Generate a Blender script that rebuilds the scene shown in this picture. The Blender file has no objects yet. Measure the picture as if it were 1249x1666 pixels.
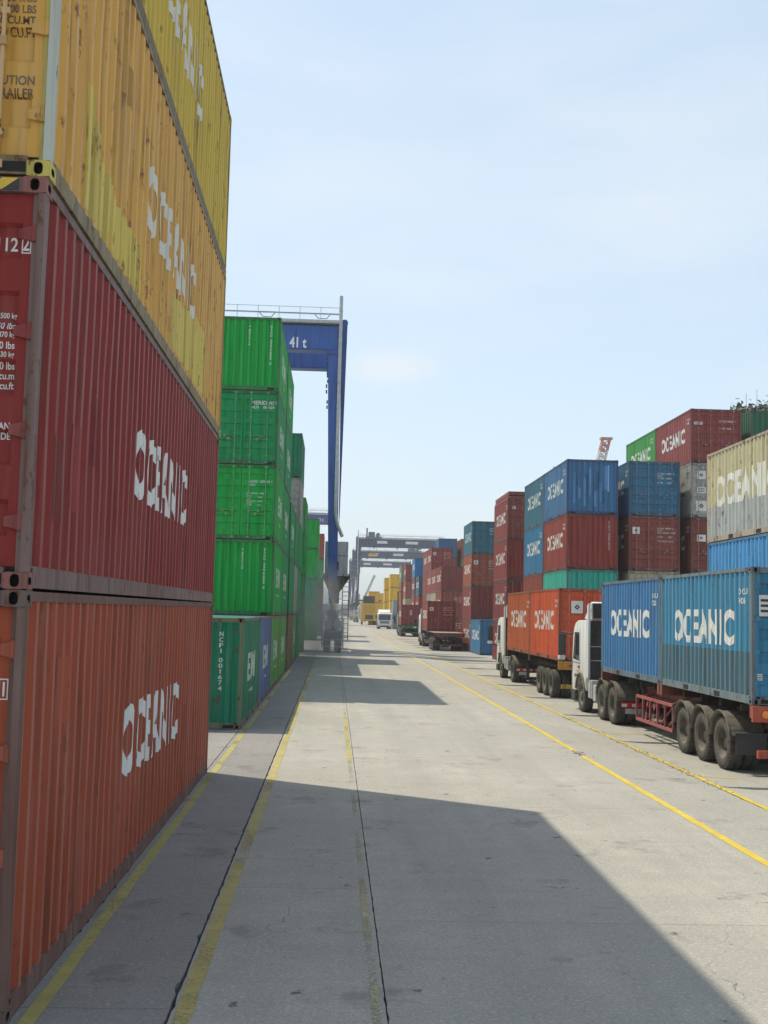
import bpy, bmesh, math, random
from mathutils import Vector, Matrix, noise as mnoise
random.seed(7)
scene = bpy.context.scene
COL = scene.collection
R = math.radians

# ------------------------------------------------------------------ camera
CAM_Z = 2.803
yaw, pitch, roll = R(2.365), R(5.0), R(1.386)
right = Vector((math.cos(yaw), -math.sin(yaw), 0))
fwd = Vector((math.sin(yaw) * math.cos(pitch), math.cos(yaw) * math.cos(pitch), math.sin(pitch)))
up = right.cross(fwd)
cr = right * math.cos(roll) + up * math.sin(roll)
cu = -right * math.sin(roll) + up * math.cos(roll)
cam_d = bpy.data.cameras.new('camera')
cam = bpy.data.objects.new('camera', cam_d)
COL.objects.link(cam)
M = Matrix((cr, cu, -fwd)).transposed().to_4x4()
M.translation = Vector((0, 0, CAM_Z))
cam.matrix_world = M
cam_d.sensor_fit = 'VERTICAL'
cam_d.sensor_height = 24
cam_d.lens = 1865.5 / 1666 * 24
cam_d.clip_start = 0.1
cam_d.clip_end = 6000
scene.camera = cam

# ------------------------------------------------------------------ world, sun, exposure
SUN_DIR = Vector((0.39, -0.262, -0.883)).normalized()      # the way the light travels
world = bpy.data.worlds.new('World')
scene.world = world
world.use_nodes = True
wn, wl = world.node_tree.nodes, world.node_tree.links
for n in list(wn):
    wn.remove(n)
wo = wn.new('ShaderNodeOutputWorld')
bg = wn.new('ShaderNodeBackground')
sky = wn.new('ShaderNodeTexSky')
sky.sky_type = 'NISHITA'
sky.sun_disc = False
sky.sun_elevation = math.asin(-SUN_DIR.z)
sky.sun_rotation = math.atan2(-SUN_DIR.x, -SUN_DIR.y)
sky.altitude = 0
sky.air_density = 1.0
sky.dust_density = 1.2
sky.ozone_density = 1.0
SKY_STRENGTH = 0.15
SKY_GAIN = (1.55, 1.72, 1.83)
bg.inputs['Strength'].default_value = SKY_STRENGTH
# soft, hazy sky: the clear-sky range is compressed, the same way in every direction
sg = wn.new('ShaderNodeGamma')
sg.inputs['Gamma'].default_value = 0.34
sm = wn.new('ShaderNodeVectorMath')
sm.operation = 'MULTIPLY'
sm.inputs[1].default_value = SKY_GAIN
wl.new(sky.outputs[0], sg.inputs[0])
wl.new(sg.outputs[0], sm.inputs[0])
# faint high cloud all over it
tcw = wn.new('ShaderNodeTexCoord')
mpw = wn.new('ShaderNodeMapping')
mpw.inputs['Scale'].default_value = (1.0, 1.0, 3.6)
mpw.inputs['Location'].default_value = (0.35, 0.1, 0.0)
nzw = wn.new('ShaderNodeTexNoise')
nzw.inputs['Scale'].default_value = 2.3
nzw.inputs['Detail'].default_value = 5
rgw = wn.new('ShaderNodeMapRange')
rgw.inputs['From Min'].default_value = 0.45
rgw.inputs['From Max'].default_value = 0.72
rgw.inputs['To Max'].default_value = 0.45
mxw = wn.new('ShaderNodeMix')
mxw.data_type = 'RGBA'
mxw.inputs[7].default_value = (3.0, 3.1, 3.15, 1)
wl.new(tcw.outputs['Generated'], mpw.inputs[0])
wl.new(mpw.outputs[0], nzw.inputs['Vector'])
wl.new(nzw.outputs['Fac'], rgw.inputs['Value'])
wl.new(rgw.outputs[0], mxw.inputs[0])
wl.new(sm.outputs[0], mxw.inputs[6])
cdir = Vector((0.045, 0.975, 0.21)).normalized()
mpc = wn.new('ShaderNodeVectorMath')
mpc.operation = 'SUBTRACT'
mpc.inputs[1].default_value = cdir

mps = wn.new('ShaderNodeVectorMath')
mps.operation = 'MULTIPLY'
mps.inputs[1].default_value = (1.0, 0.3, 2.6)
ndc = wn.new('ShaderNodeTexNoise')
ndc.inputs['Scale'].default_value = 14
ndc.inputs['Detail'].default_value = 5
lnc = wn.new('ShaderNodeVectorMath')
lnc.operation = 'LENGTH'
adc = wn.new('ShaderNodeMath')
adc.operation = 'MULTIPLY_ADD'
adc.inputs[1].default_value = 0.05
rgc = wn.new('ShaderNodeMapRange')
rgc.interpolation_type = 'SMOOTHSTEP'
rgc.inputs['From Min'].default_value = 0.082
rgc.inputs['From Max'].default_value = 0.035
rgc.inputs['To Max'].default_value = 0.5
mxc = wn.new('ShaderNodeMix')
mxc.data_type = 'RGBA'
mxc.inputs[7].default_value = (3.0, 3.05, 3.1, 1)
nrm = wn.new('ShaderNodeVectorMath')
nrm.operation = 'NORMALIZE'
wl.new(tcw.outputs['Generated'], nrm.inputs[0])
wl.new(nrm.outputs[0], mpc.inputs[0])
wl.new(mpc.outputs[0], mps.inputs[0])
wl.new(mps.outputs[0], lnc.inputs[0])
wl.new(nrm.outputs[0], ndc.inputs['Vector'])
wl.new(ndc.outputs['Fac'], adc.inputs[0])
wl.new(lnc.outputs['Value'], adc.inputs[2])
wl.new(adc.outputs[0], rgc.inputs['Value'])
wl.new(rgc.outputs[0], mxc.inputs[0])
wl.new(mxw.outputs[2], mxc.inputs[6])
wl.new(mxc.outputs[2], bg.inputs[0])
wl.new(bg.outputs[0], wo.inputs[0])

sun_d = bpy.data.lights.new('sun', 'SUN')
sun_d.energy = 2.4
sun_d.angle = R(0.53)
sun_d.color = (1.0, 0.91, 0.74)
sun = bpy.data.objects.new('sun', sun_d)
sun.rotation_euler = SUN_DIR.to_track_quat('-Z', 'Y').to_euler()
sun.location = (-40, 30, 90)
COL.objects.link(sun)

scene.view_settings.view_transform = 'Standard'
scene.view_settings.look = 'None'
scene.view_settings.exposure = 1.06
scene.view_settings.gamma = 1
scene.view_settings.use_curve_mapping = False


# ------------------------------------------------------------------ materials
def lin(r, g, b):
    return tuple((c / 12.92 if c <= 0.04045 else ((c + 0.055) / 1.055) ** 2.4) for c in (r / 255, g / 255, b / 255))


def new_mat(name):
    m = bpy.data.materials.new(name)
    m.use_nodes = True
    nt = m.node_tree
    for n in list(nt.nodes):
        nt.nodes.remove(n)
    out = nt.nodes.new('ShaderNodeOutputMaterial')
    b = nt.nodes.new('ShaderNodeBsdfPrincipled')
    nt.links.new(b.outputs[0], out.inputs[0])
    return m, nt, b, out


class NB:
    """small node-building helper"""
    def __init__(s, nt):
        s.nt = nt

    def n(s, t, **kw):
        x = s.nt.nodes.new(t)
        for k, v in kw.items():
            setattr(x, k, v)
        return x

    def l(s, a, b):
        s.nt.links.new(a, b)

    def math(s, op, a, b=None, clamp=False):
        x = s.n('ShaderNodeMath', operation=op, use_clamp=clamp)
        for i, v in enumerate((a, b)):
            if v is None:
                continue
            if isinstance(v, (int, float)):
                x.inputs[i].default_value = v
            else:
                s.l(v, x.inputs[i])
        return x.outputs[0]

    def noise(s, vec, scale, detail=3, rough=0.55):
        x = s.n('ShaderNodeTexNoise')
        x.inputs['Scale'].default_value = scale
        x.inputs['Detail'].default_value = detail
        x.inputs['Roughness'].default_value = rough
        if vec is not None:
            s.l(vec, x.inputs['Vector'])
        return x.outputs['Fac']

    def ramp(s, v, lo, hi):
        x = s.n('ShaderNodeMapRange')
        x.inputs['From Min'].default_value = lo
        x.inputs['From Max'].default_value = hi
        s.l(v, x.inputs['Value'])
        return x.outputs[0]

    def mix(s, fac, a, b, blend='MIX'):
        x = s.n('ShaderNodeMix', data_type='RGBA', blend_type=blend)
        for idx, v in ((0, fac), (6, a), (7, b)):
            if isinstance(v, (int, float)):
                x.inputs[idx].default_value = v
            elif isinstance(v, tuple):
                x.inputs[idx].default_value = (*v[:3], 1)
            else:
                s.l(v, x.inputs[idx])
        return x.outputs[2]

    def scale_vec(s, vec, sc):
        x = s.n('ShaderNodeVectorMath', operation='MULTIPLY')
        s.l(vec, x.inputs[0])
        x.inputs[1].default_value = sc
        return x.outputs[0]

    def coords(s, offset=True):
        tc = s.n('ShaderNodeTexCoord')
        v = tc.outputs['Object']
        if offset:
            oi = s.n('ShaderNodeObjectInfo')
            mul = s.math('MULTIPLY', oi.outputs['Random'], 61.0)
            add = s.n('ShaderNodeVectorMath', operation='ADD')
            s.l(v, add.inputs[0])
            s.l(mul, add.inputs[1])
            return add.outputs[0], oi
        return v, None


def make_paint(name, chalk=0.14, rust=1.0, rough=0.6, dent=0.25, rub=0.0):
    m, nt, b, out = new_mat(name)
    k = NB(nt)
    v, oi = k.coords()
    col = oi.outputs['Color']
    idx = k.math('MULTIPLY', oi.outputs['Object Index'], 0.1)
    big = k.noise(v, 0.55, 4, 0.6)
    streak = k.noise(k.scale_vec(v, (7.0, 7.0, 0.35)), 1.0, 4, 0.6)
    fine = k.noise(v, 14, 5, 0.65)
    if rub:
        col = k.mix(rub, col, (0.50, 0.44, 0.38))
    pale = k.mix(0.22, col, (0.36, 0.35, 0.33))
    c = k.mix(k.math('MULTIPLY', k.ramp(big, 0.42, 0.72), chalk), col, pale)
    dk = k.mix(1.0, c, (0.62, 0.60, 0.57), 'MULTIPLY')
    c = k.mix(k.math('MULTIPLY', k.ramp(streak, 0.48, 0.64), 0.75), c, dk)
    lt = k.mix(k.math('ADD', k.math('MULTIPLY', k.ramp(idx, 0.55, 0.95), 0.16), 0.06), c, (0.50, 0.48, 0.44))
    c = k.mix(k.math('MULTIPLY', k.ramp(k.noise(k.scale_vec(v, (9.0, 9.0, 0.5)), 1.3, 3), 0.52, 0.66), k.math('ADD', k.math('MULTIPLY', k.ramp(idx, 0.75, 0.9), 0.0), 0.75)), c, lt)
    # rust: specks plus runs below them
    spots = k.ramp(k.noise(k.scale_vec(v, (1.0, 1.0, 0.55)), 5.5, 7, 0.72), 0.585, 0.645)
    runs = k.math('MULTIPLY', k.ramp(streak, 0.56, 0.66), k.ramp(k.noise(v, 2.2, 4), 0.52, 0.64))
    rf = k.math('MULTIPLY', k.math('MAXIMUM', spots, k.math('MULTIPLY', runs, 0.75)), k.math('MULTIPLY', idx, rust), clamp=True)
    rc = k.mix(fine, (0.075, 0.030, 0.014), (0.17, 0.075, 0.035))
    c = k.mix(rf, c, rc)
    k.l(c, b.inputs['Base Color'])
    k.l(k.math('ADD', k.math('MULTIPLY', fine, 0.25), rough - 0.12), b.inputs['Roughness'])
    b.inputs['Specular IOR Level'].default_value = 0.18
    bp = k.n('ShaderNodeBump')
    bp.inputs['Strength'].default_value = dent * 1.6
    bp.inputs['Distance'].default_value = 0.03
    k.l(k.noise(v, 1.7, 3), bp.inputs['Height'])
    k.l(bp.outputs[0], b.inputs['Normal'])
    return m


PAINT = make_paint('container_paint')
RUBBED = make_paint('rubbed_paint', rub=0.11, chalk=0.25)
STEEL = make_paint('frame_paint', chalk=0.6, rust=2.0, rough=0.65)
CLEAN = make_paint('vehicle_paint', chalk=0.14, rust=0.7, rough=0.4, dent=0.05)


def make_lettering(name, wear=0.62):
    m, nt, b, out = new_mat(name)
    k = NB(nt)
    v, oi = k.coords()
    k.l(k.mix(k.math('MULTIPLY', k.ramp(k.noise(v, 2.5, 4), 0.4, 0.7), 0.35), oi.outputs['Color'], (0.45, 0.44, 0.42)), b.inputs['Base Color'])
    b.inputs['Roughness'].default_value = 0.6
    tr = nt.nodes.new('ShaderNodeBsdfTransparent')
    mx = nt.nodes.new('ShaderNodeMixShader')
    nz = k.noise(k.scale_vec(v, (14.0, 14.0, 5.0)), 1.0, 6, 0.7)
    th = k.math('ADD', k.math('MULTIPLY', oi.outputs['Random'], 0.10), wear - 0.07)
    k.l(k.math('MULTIPLY', k.math('SUBTRACT', nz, th), 14.0, True), mx.inputs[0])
    k.l(b.outputs[0], mx.inputs[1])
    k.l(tr.outputs[0], mx.inputs[2])
    k.l(mx.outputs[0], out.inputs[0])
    return m


LETTER = make_lettering('lettering_paint', 0.66)


def plain(name, rgb, rough=0.6, metal=0.0, noise=0.3, sc=6.0, bump=0.0):
    m, nt, b, out = new_mat(name)
    k = NB(nt)
    v, _ = k.coords()
    nz = k.noise(v, sc, 5, 0.6)
    lo = tuple(c * (1 - noise) for c in rgb)
    hi = tuple(min(1, c * (1 + noise)) for c in rgb)
    k.l(k.mix(k.ramp(nz, 0.3, 0.7), lo, hi), b.inputs['Base Color'])
    b.inputs['Roughness'].default_value = rough
    b.inputs['Metallic'].default_value = metal
    if bump:
        bp = k.n('ShaderNodeBump')
        bp.inputs['Strength'].default_value = 0.5
        bp.inputs['Distance'].default_value = bump
        k.l(nz, bp.inputs['Height'])
        k.l(bp.outputs[0], b.inputs['Normal'])
    return m


DARK = plain('recess_shade', (0.012, 0.011, 0.010), 0.9)  # shade of holes and pockets put into a near-black colour
RUBBER = plain('tyre_rubber', (0.060, 0.054, 0.046), 0.85, 0, 0.45, 9, 0.004)
DUSTY = plain('dusty_steel', (0.115, 0.100, 0.078), 0.75, 0, 0.4, 7)
CHASSIS = plain('chassis_black', (0.045, 0.040, 0.035), 0.8, 0, 0.5, 5)
GALV = plain('galvanised_steel', (0.42, 0.43, 0.43), 0.5, 0.3, 0.2, 4)
GREYP = plain('grey_plastic', (0.035, 0.035, 0.036), 0.6, 0, 0.25, 5)
BOARD = plain('deck_timber', (0.24, 0.19, 0.14), 0.85, 0, 0.35, 3)
GASKET = plain('door_gasket', (0.018, 0.016, 0.015), 0.8)
GLASSY, _nt, _b, _o = new_mat('vehicle_glass')
_b.inputs['Base Color'].default_value = (0.02, 0.025, 0.03, 1)
_b.inputs['Roughness'].default_value = 0.06
_b.inputs['Specular IOR Level'].default_value = 0.7
CHROME = plain('mirror_face', (0.05, 0.055, 0.06), 0.15, 0.3, 0.05)
LAMPR = plain('red_lens', (0.45, 0.02, 0.015), 0.3)
LAMPO = plain('amber_lens', (0.75, 0.20, 0.03), 0.3)
LAMPW = plain('clear_lens', (0.65, 0.67, 0.68), 0.2)


def make_concrete(name, base, tint):
    m, nt, b, out = new_mat(name)
    k = NB(nt)
    geo = k.n('ShaderNodeNewGeometry')
    pos = geo.outputs['Position']
    oi = k.n('ShaderNodeObjectInfo')
    patch = k.noise(pos, 0.28, 5, 0.6)
    mid = k.noise(pos, 1.6, 5, 0.65)
    tr = k.noise(k.scale_vec(pos, (2.2, 0.10, 1.0)), 1.0, 4, 0.6)      # long tyre wear along the road
    cr_ = k.noise(k.scale_vec(pos, (0.45, 3.5, 1.0)), 1.0, 5, 0.65)    # broom and float marks across it
    grain = k.noise(pos, 70, 4, 0.75)
    grit = k.noise(pos, 26, 5, 0.75)
    c = k.mix(k.ramp(patch, 0.3, 0.7), tuple(x * 0.80 for x in base), tuple(x * 1.06 for x in base))
    c = k.mix(k.math('MULTIPLY', k.ramp(mid, 0.40, 0.68), 0.62), c, tint)
    c = k.mix(k.math('MULTIPLY', k.ramp(tr, 0.48, 0.68), 0.40), c, tuple(x * 0.62 for x in base))
    # worn wheel paths down the middle of the road
    sx = k.n('ShaderNodeSeparateXYZ')
    k.l(pos, sx.inputs[0])
    wp = None
    for xc in (1.55, 3.45, 8.0, 10.0):
        g_ = k.ramp(k.math('ABSOLUTE', k.math('SUBTRACT', sx.outputs[0], xc)), 0.62, 0.10)
        wp = g_ if wp is None else k.math('MAXIMUM', wp, g_)
    c = k.mix(k.math('MULTIPLY', k.math('MULTIPLY', wp, k.ramp(k.noise(k.scale_vec(pos, (1.5, .25, 1)), 1.0, 5, .65), 0.35, 0.65)), 0.42, True), c, tuple(x * 0.58 for x in base))
    c = k.mix(k.math('MULTIPLY', k.ramp(cr_, 0.52, 0.68), 0.42), c, tuple(x * 0.70 for x in base))
    slab = k.ramp(oi.outputs['Random'], 0, 1)
    c = k.mix(k.math('MULTIPLY', slab, 0.42), c, tuple(x * 0.70 for x in base))
    c = k.mix(k.math('MULTIPLY', k.ramp(grain, 0.50, 0.66), 0.80), c, tuple(x * 0.38 for x in base))
    c = k.mix(k.math('MULTIPLY', k.ramp(grit, 0.54, 0.68), 0.55), c, tuple(min(1, x * 1.5) for x in base))
    c = k.mix(k.math('MULTIPLY', k.ramp(k.noise(k.scale_vec(pos, (30, 55, 1)), 1.0, 4, 0.7), 0.54, 0.64), 0.75), c, tuple(x * 0.5 for x in base))
    c = k.mix(k.math('MULTIPLY', k.ramp(k.noise(pos, 11, 6, 0.7), 0.57, 0.66), 0.55), c, tuple(x * 0.55 for x in base))
    # oil drips and damp stains
    st = k.math('MULTIPLY', k.ramp(k.noise(pos, 0.9, 5, 0.68), 0.585, 0.65), 0.55)
    c = k.mix(st, c, tuple(x * 0.42 for x in base))
    dr = k.ramp(k.noise(pos, 3.6, 4, 0.55), 0.685, 0.72)
    c = k.mix(k.math('MULTIPLY', dr, 0.7), c, (0.05, 0.048, 0.045))
    # thin cracks on a warped cell pattern, only where a mask allows
    w = k.n('ShaderNodeTexNoise')
    w.inputs['Scale'].default_value = 1.3
    w.inputs['Detail'].default_value = 6
    k.l(pos, w.inputs['Vector'])
    add = k.n('ShaderNodeVectorMath', operation='MULTIPLY_ADD')
    k.l(w.outputs['Color'], add.inputs[0])
    add.inputs[1].default_value = (0.9, 0.9, 0.9)
    k.l(pos, add.inputs[2])
    vo = k.n('ShaderNodeTexVoronoi', feature='DISTANCE_TO_EDGE')
    vo.inputs['Scale'].default_value = 0.22
    k.l(add.outputs[0], vo.inputs['Vector'])
    crack = k.math('MULTIPLY', k.ramp(vo.outputs['Distance'], 0.0011, 0.0), k.ramp(k.noise(pos, 0.35, 2), 0.52, 0.58), clamp=True)
    c = k.mix(crack, c, (0.04, 0.037, 0.034))
    k.l(c, b.inputs['Base Color'])
    b.inputs['Roughness'].default_value = 0.85
    b.inputs['Specular IOR Level'].default_value = 0.25
    bp = k.n('ShaderNodeBump')
    bp.inputs['Strength'].default_value = 0.55
    bp.inputs['Distance'].default_value = 0.006
    k.l(k.math('ADD', grit, k.math('MULTIPLY', grain, 0.5)), bp.inputs['Height'])
    k.l(bp.outputs[0], b.inputs['Normal'])
    return m


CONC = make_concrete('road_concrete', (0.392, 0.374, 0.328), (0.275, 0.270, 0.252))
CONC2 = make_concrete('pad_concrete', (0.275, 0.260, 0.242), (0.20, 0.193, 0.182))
JOINT = plain('joint_filler', (0.050, 0.045, 0.040), 0.95, 0, 0.5, 20, 0.01)


def make_line(name, rgb, wear, scale=1.0):
    m, nt, b, out = new_mat(name)
    k = NB(nt)
    geo = k.n('ShaderNodeNewGeometry')
    pos = geo.outputs['Position']
    lc = k.mix(k.ramp(k.noise(pos, 3, 5, 0.7), 0.35, 0.7), tuple(x * 0.72 for x in rgb), rgb)
    k.l(k.mix(k.math('MULTIPLY', k.ramp(k.noise(pos, 38, 5, 0.75), 0.48, 0.66), 0.55), lc, (0.17, 0.15, 0.10)), b.inputs['Base Color'])
    b.inputs['Roughness'].default_value = 0.7
    tr = nt.nodes.new('ShaderNodeBsdfTransparent')
    mx = nt.nodes.new('ShaderNodeMixShader')
    a = k.math('ADD', k.math('MULTIPLY', k.noise(pos, 0.5 * scale, 3), 0.5), k.math('MULTIPLY', k.noise(pos, 26, 7, 0.8), 0.5))
    k.l(k.ramp(a, wear, wear + 0.06), mx.inputs[0])
    k.l(b.outputs[0], mx.inputs[1])
    k.l(tr.outputs[0], mx.inputs[2])
    k.l(mx.outputs[0], out.inputs[0])
    return m


Y_FRESH = make_line('yellow_line_fresh', (0.62, 0.46, 0.03), 0.60)
Y_WORN = make_line('yellow_line_worn', (0.40, 0.33, 0.10), 0.52)
Y_FAINT = make_line('yellow_line_faint', (0.40, 0.36, 0.20), 0.455)
Y_MID = make_line('yellow_line_scuffed', (0.54, 0.41, 0.05), 0.585, 2.0)
Y_DULL = make_line('yellow_line_dull', (0.36, 0.31, 0.085), 0.525, 1.0)


# ------------------------------------------------------------------ mesh helpers
class MB:
    def __init__(s):
        s.v, s.f, s.m = [], [], []

    def face(s, pts, mi=0):
        i = len(s.v)
        s.v += [tuple(p) for p in pts]
        s.f.append(tuple(range(i, i + len(pts))))
        s.m.append(mi)

    def box(s, x0, x1, y0, y1, z0, z1, mi=0):
        i = len(s.v)
        s.v += [(x0, y0, z0), (x1, y0, z0), (x1, y1, z0), (x0, y1, z0), (x0, y0, z1), (x1, y0, z1), (x1, y1, z1), (x0, y1, z1)]
        for q in ((0, 3, 2, 1), (4, 5, 6, 7), (0, 1, 5, 4), (1, 2, 6, 5), (2, 3, 7, 6), (3, 0, 4, 7)):
            s.f.append(tuple(i + j for j in q))
            s.m.append(mi)

    def hexa(s, bot, top, mi=0):
        """bot, top: 4 points each, same winding (ccw from above)"""
        i = len(s.v)
        s.v += [tuple(p) for p in bot] + [tuple(p) for p in top]
        for q in ((3, 2, 1, 0), (4, 5, 6, 7), (0, 1, 5, 4), (1, 2, 6, 5), (2, 3, 7, 6), (3, 0, 4, 7)):
            s.f.append(tuple(i + j for j in q))
            s.m.append(mi)

    def bar(s, a, b, w, h=None, mi=0):
        """square bar from a to b"""
        h = h or w
        a, b = Vector(a), Vector(b)
        d = (b - a).normalized()
        u = d.cross(Vector((0, 0, 1)))
        if u.length < 1e-3:
            u = Vector((1, 0, 0))
        u.normalize()
        t = u.cross(d).normalized()
        q = [(-1, -1), (1, -1), (1, 1), (-1, 1)]
        i = len(s.v)
        for p in (a, b):
            for x, y in q:
                s.v.append(tuple(p + u * x * w / 2 + t * y * h / 2))
        for f in ((0, 1, 2, 3), (7, 6, 5, 4), (0, 4, 5, 1), (1, 5, 6, 2), (2, 6, 7, 3), (3, 7, 4, 0)):
            s.f.append(tuple(i + j for j in f))
            s.m.append(mi)

    def tube(s, pts, r, n=8, mi=0, caps=True):
        pts = [Vector(p) for p in pts]
        rr = r if isinstance(r, (list, tuple)) else [r] * len(pts)
        i = len(s.v)
        prev = None
        for k, p in enumerate(pts):
            d = (pts[min(k + 1, len(pts) - 1)] - pts[max(k - 1, 0)]).normalized()
            if prev is None:
                u = d.cross(Vector((0, 0, 1)))
                if u.length < 1e-3:
                    u = Vector((1, 0, 0))
            else:
                u = prev - d * prev.dot(d)
            u.normalize()
            prev = u
            t = d.cross(u)
            for j in range(n):
                a = 2 * math.pi * j / n
                s.v.append(tuple(p + (u * math.cos(a) + t * math.sin(a)) * rr[k]))
        for k in range(len(pts) - 1):
            for j in range(n):
                a, b_ = i + k * n + j, i + k * n + (j + 1) % n
                s.f.append((a, b_, b_ + n, a + n))
                s.m.append(mi)
        if caps:
            s.f.append(tuple(i + j for j in reversed(range(n))))
            s.f.append(tuple(i + (len(pts) - 1) * n + j for j in range(n)))
            s.m += [mi, mi]

    def lathe_x(s, prof, n=28, mi=0):
        """prof: list of (x, r), turned round the X axis"""
        i = len(s.v)
        for x, r in prof:
            for j in range(n):
                a = 2 * math.pi * j / n
                s.v.append((x, r * math.cos(a), r * math.sin(a)))
        for k in range(len(prof) - 1):
            for j in range(n):
                a, b_ = i + k * n + j, i + k * n + (j + 1) % n
                s.f.append((a, a + n, b_ + n, b_))
                s.m.append(mi)

    def prism_x(s, poly, x0, x1, mi=0):
        """poly in (y, z), extruded along x"""
        n = len(poly)
        i = len(s.v)
        s.v += [(x0, y, z) for y, z in poly] + [(x1, y, z) for y, z in poly]
        s.f.append(tuple(i + j for j in reversed(range(n))))
        s.f.append(tuple(i + n + j for j in range(n)))
        s.m += [mi, mi]
        for j in range(n):
            k = (j + 1) % n
            s.f.append((i + j, i + k, i + n + k, i + n + j))
            s.m.append(mi)

    def mesh(s, name, mats, smooth=False, bevel=0.0):
        me = bpy.data.meshes.new(name)
        me.from_pydata(s.v, [], s.f)
        for m in mats:
            me.materials.append(m)
        me.polygons.foreach_set('material_index', s.m)
        bm = bmesh.new()
        bm.from_mesh(me)
        bmesh.ops.recalc_face_normals(bm, faces=bm.faces)
        if bevel:
            es = [e for e in bm.edges if len(e.link_faces) == 2 and e.calc_face_angle(0) > 0.5]
            bmesh.ops.bevel(bm, geom=es, offset=bevel, segments=2, profile=0.6, affect='EDGES')
        bm.to_mesh(me)
        bm.free()
        if smooth:
            me.polygons.foreach_set('use_smooth', [True] * len(me.polygons))
            me.set_sharp_from_angle(angle=R(40))
        me.update()
        return me


CACHE = {}


def cached(key, fn):
    if key not in CACHE:
        CACHE[key] = fn()
    return CACHE[key]


def put(name, me, parent=None, color=None, rust=5, loc=None, rot=None):
    o = bpy.data.objects.new(name, me)
    COL.objects.link(o)
    if parent is not None:
        o.parent = parent
    if color is not None:
        o.color = (*color[:3], 1)
    o.pass_index = rust
    if loc is not None:
        o.location = loc
    if rot is not None:
        o.rotation_euler = rot
    return o


def thing(name, label, cat, loc=(0, 0, 0), rz=0.0, group=None):
    o = bpy.data.objects.new(name, None)
    COL.objects.link(o)
    o.empty_display_size = 0.3
    o.location = loc
    o.rotation_euler = (0, 0, rz)
    tag(o, label, cat, group)
    return o


def tag(o, label, cat, group=None):
    o['label'] = label
    o['category'] = cat
    if group:
        o['group'] = group
    return o


def structure(o):
    o['kind'] = 'structure'
    return o


# ------------------------------------------------------------------ lettering
def text_tris(text, w=None, h=None, bold=0.012, spacing=1.0, align='LEFT', line=1.0):
    """flat text as (verts2d, tris), scaled to the box w x h (None: keep ratio); origin at its lower left"""
    key = ('txt', text, bold, spacing, align, line)

    def mk():
        cu_ = bpy.data.curves.new('lettering', 'FONT')
        cu_.body = text
        cu_.offset = bold
        cu_.resolution_u = 4
        cu_.space_character = spacing
        cu_.space_line = line
        cu_.align_x = align
        ob = bpy.data.objects.new('lettering', cu_)
        COL.objects.link(ob)
        dg = bpy.context.evaluated_depsgraph_get()
        me = bpy.data.meshes.new_from_object(ob.evaluated_get(dg))
        me.calc_loop_triangles()
        vs = [(v.co.x, v.co.y) for v in me.vertices]
        ts = [tuple(t.vertices) for t in me.loop_triangles]
        bpy.data.objects.remove(ob)
        bpy.data.curves.remove(cu_)
        bpy.data.meshes.remove(me)
        return vs, ts
    vs, ts = cached(key, mk)
    x0, x1 = min(v[0] for v in vs), max(v[0] for v in vs)
    y0, y1 = min(v[1] for v in vs), max(v[1] for v in vs)
    if w is None:
        w = (x1 - x0) * h / (y1 - y0)
    if h is None:
        h = (y1 - y0) * w / (x1 - x0)
    return [((x - x0) / (x1 - x0) * w, (y - y0) / (y1 - y0) * h) for x, y in vs], ts, w, h


def text_mesh(name, parts, place, cuts_u=(), cuts_v=(), mat=None, extra=()):
    """parts: list of (verts2d, tris, du, dv); place(u, v) -> 3d point; cut along the given u and v values first.
    extra: list of quads in (u, v)"""
    bm = bmesh.new()
    for vs, ts, du, dv in parts:
        bv = [bm.verts.new((x + du, y + dv, 0)) for x, y in vs]
        for t in ts:
            try:
                bm.faces.new([bv[i] for i in t])
            except ValueError:
                pass
    for q in extra:
        bm.faces.new([bm.verts.new((x, y, 0)) for x, y in q])
    us = [v.co.x for v in bm.verts]
    vv = [v.co.y for v in bm.verts]
    for c in cuts_u:
        if min(us) < c < max(us):
            bmesh.ops.bisect_plane(bm, geom=bm.verts[:] + bm.edges[:] + bm.faces[:], plane_co=(c, 0, 0), plane_no=(1, 0, 0), dist=1e-5)
    for c in cuts_v:
        if min(vv) < c < max(vv):
            bmesh.ops.bisect_plane(bm, geom=bm.verts[:] + bm.edges[:] + bm.faces[:], plane_co=(0, c, 0), plane_no=(0, 1, 0), dist=1e-5)
    for v in bm.verts:
        v.co = place(v.co.x, v.co.y)
    me = bpy.data.meshes.new(name)
    bm.to_mesh(me)
    bm.free()
    me.materials.append(mat or LETTER)
    return me


# ------------------------------------------------------------------ ground
# cross-section: level road, falling gently to the truck lane and the block beyond it
def gz(x):
    if x <= 5.1:
        return 0.0
    if x >= 7.5:
        return -0.16
    return -0.16 * (x - 5.1) / 2.4


SLAB_END = 128.0
XS = [-1400, -7.0, -2.13, -1.06, 0.45, 5.1, 6.80, 7.5, 11.2, 16, 40, 1400]


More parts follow.
